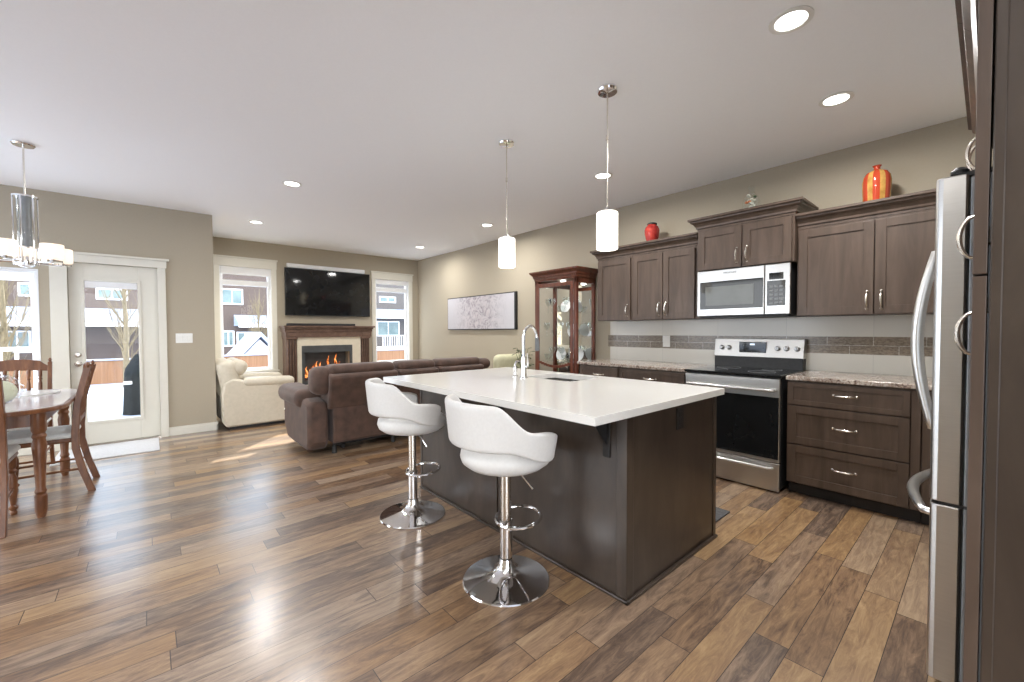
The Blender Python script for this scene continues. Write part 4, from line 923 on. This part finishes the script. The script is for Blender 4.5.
# ================================================================== DINING
def turned(x, y, z0, z1, r=.022, seg=16):
    h = z1-z0; P = [(0, 0), (r*.7, 0), (r*.9, .03), (r*.6, .07), (r*1.1, .10), (r*1.15, .13), (r*.6, .16), (r*.8, .22), (r*1.15, .45), (r*1.1, .62), (r*.6, .70), (r*1.2, .74), (r*.7, .78), (r*1.1, .82), (r*1.1, 1), (0, 1)]
    return MB().lathe([(a, z0+h*b_) for a, b_ in P], (x, y, 0), seg)
def make_chair(label, loc, rz):
    t = thing('dining_chair', label, 'chair', loc, rz, group='dining chairs around the table')
    kw = dict(local=True, smooth=True); hw = .205
    MB().box(-.19, .20, -.20, .20, .405, .44, .006).build('seat_frame', 'oak', t, **kw)
    puff(-.20, .215, -.215, .215, .44, .485, .022).build('seat', 'seatfab', t, angle=80, **kw)
    for s_ in (-1, 1):
        turned(.175, s_*.175, 0, .41, .021).build('leg', 'oak', t, **kw)
        # rear leg running up into the back post, curved
        b = MB(); pts = [(-.285, 0), (-.235, .18), (-.20, .36), (-.20, .48), (-.215, .70), (-.265, .93), (-.28, .99)]
        for i in range(len(pts)-1):
            (xa, za), (xb, zb) = pts[i], pts[i+1]; 
        P = [(x-.022, z) for x, z in pts]+[(x+.022, z) for x, z in pts[::-1]]
        b.prism(P, 'y', s_*hw-.014, s_*hw+.014); pst = b.build('back_post', 'oak', t, bevel=.004, **kw)
        MB().lathe([(0, .985), (.012, .985), (.008, .995), (.013, 1.005), (.010, 1.02), (0, 1.03)], (-.28, s_*hw, 0), 12).build('finial', 'oak', pst, **kw)
    # arched crest rail
    b = MB(); n = 16; top = []; bot = []
    for i in range(n+1):
        u = -1+2*i/n; y = u*(hw-.012); e = max(0, min(1, (1-abs(u))/.3)); e = e*e*(3-2*e)
        top.append((y, .955+.035*e+.03*(1-u*u))); bot.append((y, .905+.012*(1-u*u)))
    P = top+bot[::-1]; b.prism(P, 'x', -.010, .010).xf(Matrix.Translation((-.258, 0, 0)) ); b.build('crest_rail', 'oak', t, bevel=.003, **kw)
    MB().box(-.225, -.205, -hw+.012, hw-.012, .55, .59, .004).build('lower_rail', 'oak', t, **kw)
    for k in range(5):
        y = (-2+k)*.072
        q = turned(0, 0, 0, .34, .012, 10); q.xf(Matrix.Translation((-.216, y, .585)) @ Matrix.Rotation(R(-7), 4, 'Y')); q.build('spindle', 'oak', t, **kw)
    MB().tube([(.175, -.175, .15), (.175, .175, .15)], .009, 8).build('stretcher', 'oak', t, **kw)
    for s_ in (-1, 1): MB().tube([(.175, s_*.175, .18), (-.235, s_*.2, .19)], .009, 8).build('stretcher', 'oak', t, **kw)
    return t
ch = make_chair('oak dining chair at right side of table, back toward the glazed door', (-.64, 4.92, 0), R(180))
copy_tree(ch, (-.905, 5.60, 0), R(-90), 'oak dining chair with arched back in front of the window')
copy_tree(ch, (-.90, 4.285, 0), R(90), 'oak dining chair cut by left edge, nearest the camera')
t = thing('dining_table', 'oak dining table with rounded corners, turned legs and glossy cover with painted glare', 'table', (-1.02, 4.82, 0))
tx0, tx1, ty0, ty1 = -1.60, -.44, 4.10, 5.55
def rrect(x0, x1, y0, y1, r, n=8):
    P = []
    for (cx_, cy_, a0) in ((x1-r, y1-r, 0), (x0+r, y1-r, 90), (x0+r, y0+r, 180), (x1-r, y0+r, 270)):
        for k in range(n+1): a = R(a0+90*k/n); P.append((cx_+r*math.cos(a), cy_+r*math.sin(a)))
    return P
MB().prism(rrect(tx0, tx1, ty0, ty1, .28), 'z', .728, .757).build('tabletop', 'oak', t, bevel=.006)
M['cover2'] = mottled('cover_painted_glare', (.60, .57, .58), (.70, .67, .68), .12, 2.5, .05)  # whitish glare of the glossy cover painted as its colour
MB().prism(rrect(tx0+.02, tx1-.02, ty0+.02, ty1-.02, .26), 'z', .757, .760).build('table_cover', 'cover2', t)
lx, ly = .13, .17
for x in (tx0+lx, tx1-lx):
    for y in (ty0+ly, ty1-ly):
        P = [(0, 0), (.020, 0), (.025, .02), (.031, .05), (.032, .15), (.024, .16), (.031, .18), (.024, .20), (.032, .40), (.038, .50), (.030, .54), (.038, .56), (.030, .58), (.038, .60), (.038, .73), (0, .73)]
        MB().lathe(P, (x, y, 0), 20).build('leg', 'oak', t, smooth=True)
b = MB(); b.box(tx0+lx, tx1-lx, ty0+ly-.012, ty0+ly+.012, .63, .728).box(tx0+lx, tx1-lx, ty1-ly-.012, ty1-ly+.012, .63, .728).box(tx0+lx-.012, tx0+lx+.012, ty0+ly, ty1-ly, .63, .728).box(tx1-lx-.012, tx1-lx+.012, ty0+ly, ty1-ly, .63, .728); b.build('apron', 'oak', t)
MB().prism(rrect(-.92, -.56, 4.86, 5.22, .18, 10), 'z', 0, .012).xf(Matrix.Translation((0, .12, .7605))).build('serving_tray', 'china'); o = bpy.data.objects['serving_tray']; tag(o, 'thin round white tray lying on the dining table', 'tray')
t = thing('wrapped_melon', 'pale green melon wrapped in clear film on the dining table', 'fruit', (-.80, 4.62, .76))
MB().sphere((-.80, 4.62, .845), .088, .088, .082, 24).build('fruit', 'lime', t, smooth=True)
b = MB().sphere((-.80, 4.62, .862), .115, .115, .10, 24)
for v in b.b.verts:
    v.co += V(random.uniform(-.012, .012), random.uniform(-.012, .012), random.uniform(-.008, .012)); v.co.z = max(v.co.z, .7605)
b.build('film_wrap', glass('film', (.93, .93, .95)), t)
# rugs
o = MB().box(-.72, .08, 5.82, 6.50, 0, .012, .004).build('door_mat', 'mat'); tag(o, 'pale grey door mat on the floor in front of glazed door', 'mat')
o = MB().box(2.66, 3.02, 1.16, 2.2, 0, .012, .004).build('kitchen_mat', 'darkmat'); tag(o, 'charcoal floor mat in the aisle between island and range', 'mat')
# ================================================================== OUTSIDE
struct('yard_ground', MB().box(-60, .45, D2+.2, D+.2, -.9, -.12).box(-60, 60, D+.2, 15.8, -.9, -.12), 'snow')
struct('yard_ground_far', MB().box(-60, 60, 15.8, 110, -1.4, -1.2), 'snow')
struct('yard_ground_near', MB().box(-60, 60, -60, YB-.13, -.9, -.2).box(-60, XW-.13, YB-.13, D2+.2, -.9, -.2), 'snow')
t = thing('deck', 'snow-covered back deck outside the glazed door', 'deck', (-1.5, 9.5, -.1))
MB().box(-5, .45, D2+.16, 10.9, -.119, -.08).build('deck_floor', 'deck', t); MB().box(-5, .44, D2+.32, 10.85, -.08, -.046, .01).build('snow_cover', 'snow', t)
def K(x, z, Y=38.0): # coordinates noted on a plane at 22 m carried to the true distance
    s = Y/22.0; return x*s, 1.269+(z-1.269)*s
def house(label, Y, wall, m, wins, roofs, topz, depth=8, extra=None):
    x0, x1 = K(wall[0], 0, Y)[0], K(wall[1], 0, Y)[0]; t = thing('house', label, 'house', ((x0+x1)/2, Y+depth/2, -1.2))
    MB().box(x0, x1, Y, Y+depth, -1.2, topz).build('wall', m, t)
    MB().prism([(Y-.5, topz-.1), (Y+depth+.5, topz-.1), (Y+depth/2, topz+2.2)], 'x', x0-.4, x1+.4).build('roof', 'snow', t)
    for (a, c, z0, z1) in wins:
        (xa, za), (xb, zb) = K(a, z0, Y), K(c, z1, Y); f = MB(); w_ = .1
        f.box(xa-w_, xa, Y-.06, Y, za-w_, zb+w_).box(xb, xb+w_, Y-.06, Y, za-w_, zb+w_).box(xa, xb, Y-.06, Y, za-w_, za).box(xa, xb, Y-.06, Y, zb, zb+w_).box((xa+xb)/2-.04, (xa+xb)/2+.04, Y-.05, Y, za, zb)
        fr = f.build('window', 'vinyl', t); MB().box(xa, xb, Y-.03, Y-.005, za, zb).build('pane', 'extwin', fr)
    for (a, c, z0, z1, d_) in roofs:
        (xa, za), (xb, zb) = K(a, z0, Y), K(c, z1, Y)
        r_ = MB().prism([(Y-d_, za), (Y-d_, za+.18), (Y, zb+.1), (Y, za)], 'x', xa, xb).build('porch_roof', 'snow', t)
        MB().box(xa, xb, Y-d_-.05, Y-d_, za-.12, za+.12).build('gutter', 'vinyl', r_)
    return t
house('brown two-storey house seen through the dining window and glazed door', 38, (-5.2, 1.2), 'siding',
      [(-1.352, -.60, 2.55, 2.87), (-3.63, -3.10, .62, 1.27), (-3.26, -2.80, 2.58, 2.93), (.1, .5, .5, 1.3)], [(-5.2, .9, 1.54, 2.10, 2.5)], 7.0)
house('reddish brown two-storey house seen through the left living window', 38, (2.0, 6.2), 'siding',
      [(2.50, 3.20, 2.52, 3.10), (4.3, 4.8, 2.4, 3.0), (2.52, 2.85, .68, 1.25), (3.05, 3.55, .7, 1.2)], [(2.9, 5.2, 1.52, 1.95, 2.2)], 7.2)
h3 = house('grey brown house with snowy porch roof seen through right living window', 38, (8.6, 12.2), 'sidegrey',
      [(9.65, 10.5, 2.90, 3.12), (9.5, 10.7, 1.05, 1.76)], [(8.8, 12.0, 2.0, 2.42, 2.5)], 7.2)
# its raised deck with railing
t = thing('raised_deck', 'far raised deck with white railing below the grey brown house', 'deck', (17.5, 36, -1.2))
(xa, za), (xb, zb) = K(9.0, .43), K(11.6, 1.05)
MB().box(xa, xb, 35, 37.9, za-.25, za).build('deck_floor', 'vinyl', t)
b = MB().box(xa, xb, 35, 35.06, zb-.06, zb)
k = xa
while k < xb: b.box(k, k+.05, 35, 35.05, za, zb); k += .22
b.build('railing', 'vinyl', t); MB().box(xa, xa+.15, 35.1, 35.25, -1.2, za).box(xb-.15, xb, 35.1, 35.25, -1.2, za).build('post', 'vinyl', t)
# fence and sheds
t = thing('garden_fence', 'orange cedar board fence with snowy cap across the yard', 'fence', (0, 15.6, -.12))
b = MB(); x = -6
while x < 12: b.box(x, x+.135, 15.6, 15.62, -.12, .50); x += .1365
b.build('boards', 'fence', t); MB().box(-6, 12, 15.56, 15.68, .50, .545, .01).build('snow_cap', 'snow', t)
t = thing('garden_shed', 'white playhouse shed with steep snowy roof seen in left living window', 'shed', (3.0, 17.5, -1.2))
bx, by = 3.0, 17.0
MB().prism([(bx-.75, -1.2), (bx-.75, .15), (bx, 1.0), (bx+.75, .15), (bx+.75, -1.2)], 'y', by, by+2).build('walls', 'vinyl', t)
MB().prism([(bx-.9, .08), (bx, 1.10), (bx+.9, .08), (bx+.9, .2), (bx, 1.25), (bx-.9, .2)], 'y', by-.25, by+2.2).build('roof', 'snow', t)
MB().box(bx-.22, bx-.02, by-.02, by, .1, .45).box(bx+.08, bx+.26, by-.02, by, .1, .45).build('shed_window', 'extwin', t)
# screen wall with white posts and rail outside dining window
t = thing('deck_railing', 'white deck post, beam and picket railing outside the dining window', 'railing', (-1.5, 8.5, -.05))
b = MB().box(-1.165, -1.09, 8.47, 8.56, -.045, 2.06).box(-3.2, -1.165, 8.47, 8.56, 1.96, 2.06); b.build('post_and_beam', 'vinyl', t)
b = MB().box(-3.2, -1.165, 8.49, 8.54, 1.02, 1.075).box(-3.2, -1.165, 8.49, 8.54, .05, .09); x = -3.15
while x < -1.2: b.box(x, x+.035, 8.5, 8.53, .09, 1.02); x += .14
b.build('pickets', 'vinyl', t)
# covered barbecue
t = thing('covered_barbecue', 'barbecue under a black cover on the snowy deck outside door', 'barbecue', (.02, 9.1, -.045))
def cov(u, v):
    a = 2*PI*u; z = v; k = 1-.12*z if z < .75 else (.91-(z-.75)*1.6)
    c_, s_ = math.cos(a), math.sin(a); ex = .55; px_ = math.copysign(abs(c_)**ex, c_)*.33*k; py_ = math.copysign(abs(s_)**ex, s_)*.28*k
    return V(.02+px_+.008*math.sin(7*a), 9.12+py_+.008*math.cos(5*a), -.045+z*.95)
MB().grid(cov, 40, 14, True).build('cover', 'cover', t, smooth=True, angle=80)
MB().sphere((.02, 9.12, .84), .18, .15, .10, 16).build('lid_top', 'cover', t, smooth=True)
MB().box(-.29, -.19, 8.80, 8.845, .45, .50, .01).build('badge', 'vinyl', t)
# bare trees
def tree(label, x, y, h, seed, lean=0, gz=-.12):
    rnd = random.Random(seed); t = thing('bare_tree', label, 'tree', (x, y, gz), 0)
    b = MB(); tr = MB()
    tr.tube([(x, y, gz), (x+.03, y, h*.3), (x+lean*.5, y, h*.6), (x+lean, y, h)], [.06, .05, .032, .012], 8)
    for k in range(46):
        z = rnd.uniform(-.1, h*.85); a = rnd.uniform(0, 2*PI); l_ = rnd.uniform(.4, 1.1); s_ = z/h
        p0 = V(x+lean*s_, y, z); p1 = p0+V(math.cos(a)*l_*.35, math.sin(a)*l_*.35, l_*.6); p2 = p1+V(math.cos(a)*l_*.2, math.sin(a)*l_*.2, l_*.8)
        b.tube([p0, p1, p2], [.016, .010, .004], 5, cap=False)
        for q in range(3):
            a2 = rnd.uniform(0, 2*PI); e = p1+V(math.cos(a2)*.25, math.sin(a2)*.25, .45); b.tube([p1, e], [.006, .003], 4, cap=False)
    tr.build('trunk', 'bark', t, smooth=True); b.build('branches', 'bark', t, smooth=True)
tree('slim bare tree in the yard seen through the glazed door', -.42, 14.2, 4.2, 3)
tree('slim bare tree beyond the railing seen through dining window', -2.15, 12.8, 4.2, 5)
tree('second slim bare tree at far left beyond the dining window', -2.75, 13.5, 4.4, 6)
tree('small bare tree behind the shed seen through left living window', 4.2, 24, 2.6, 8, 0, -1.2)
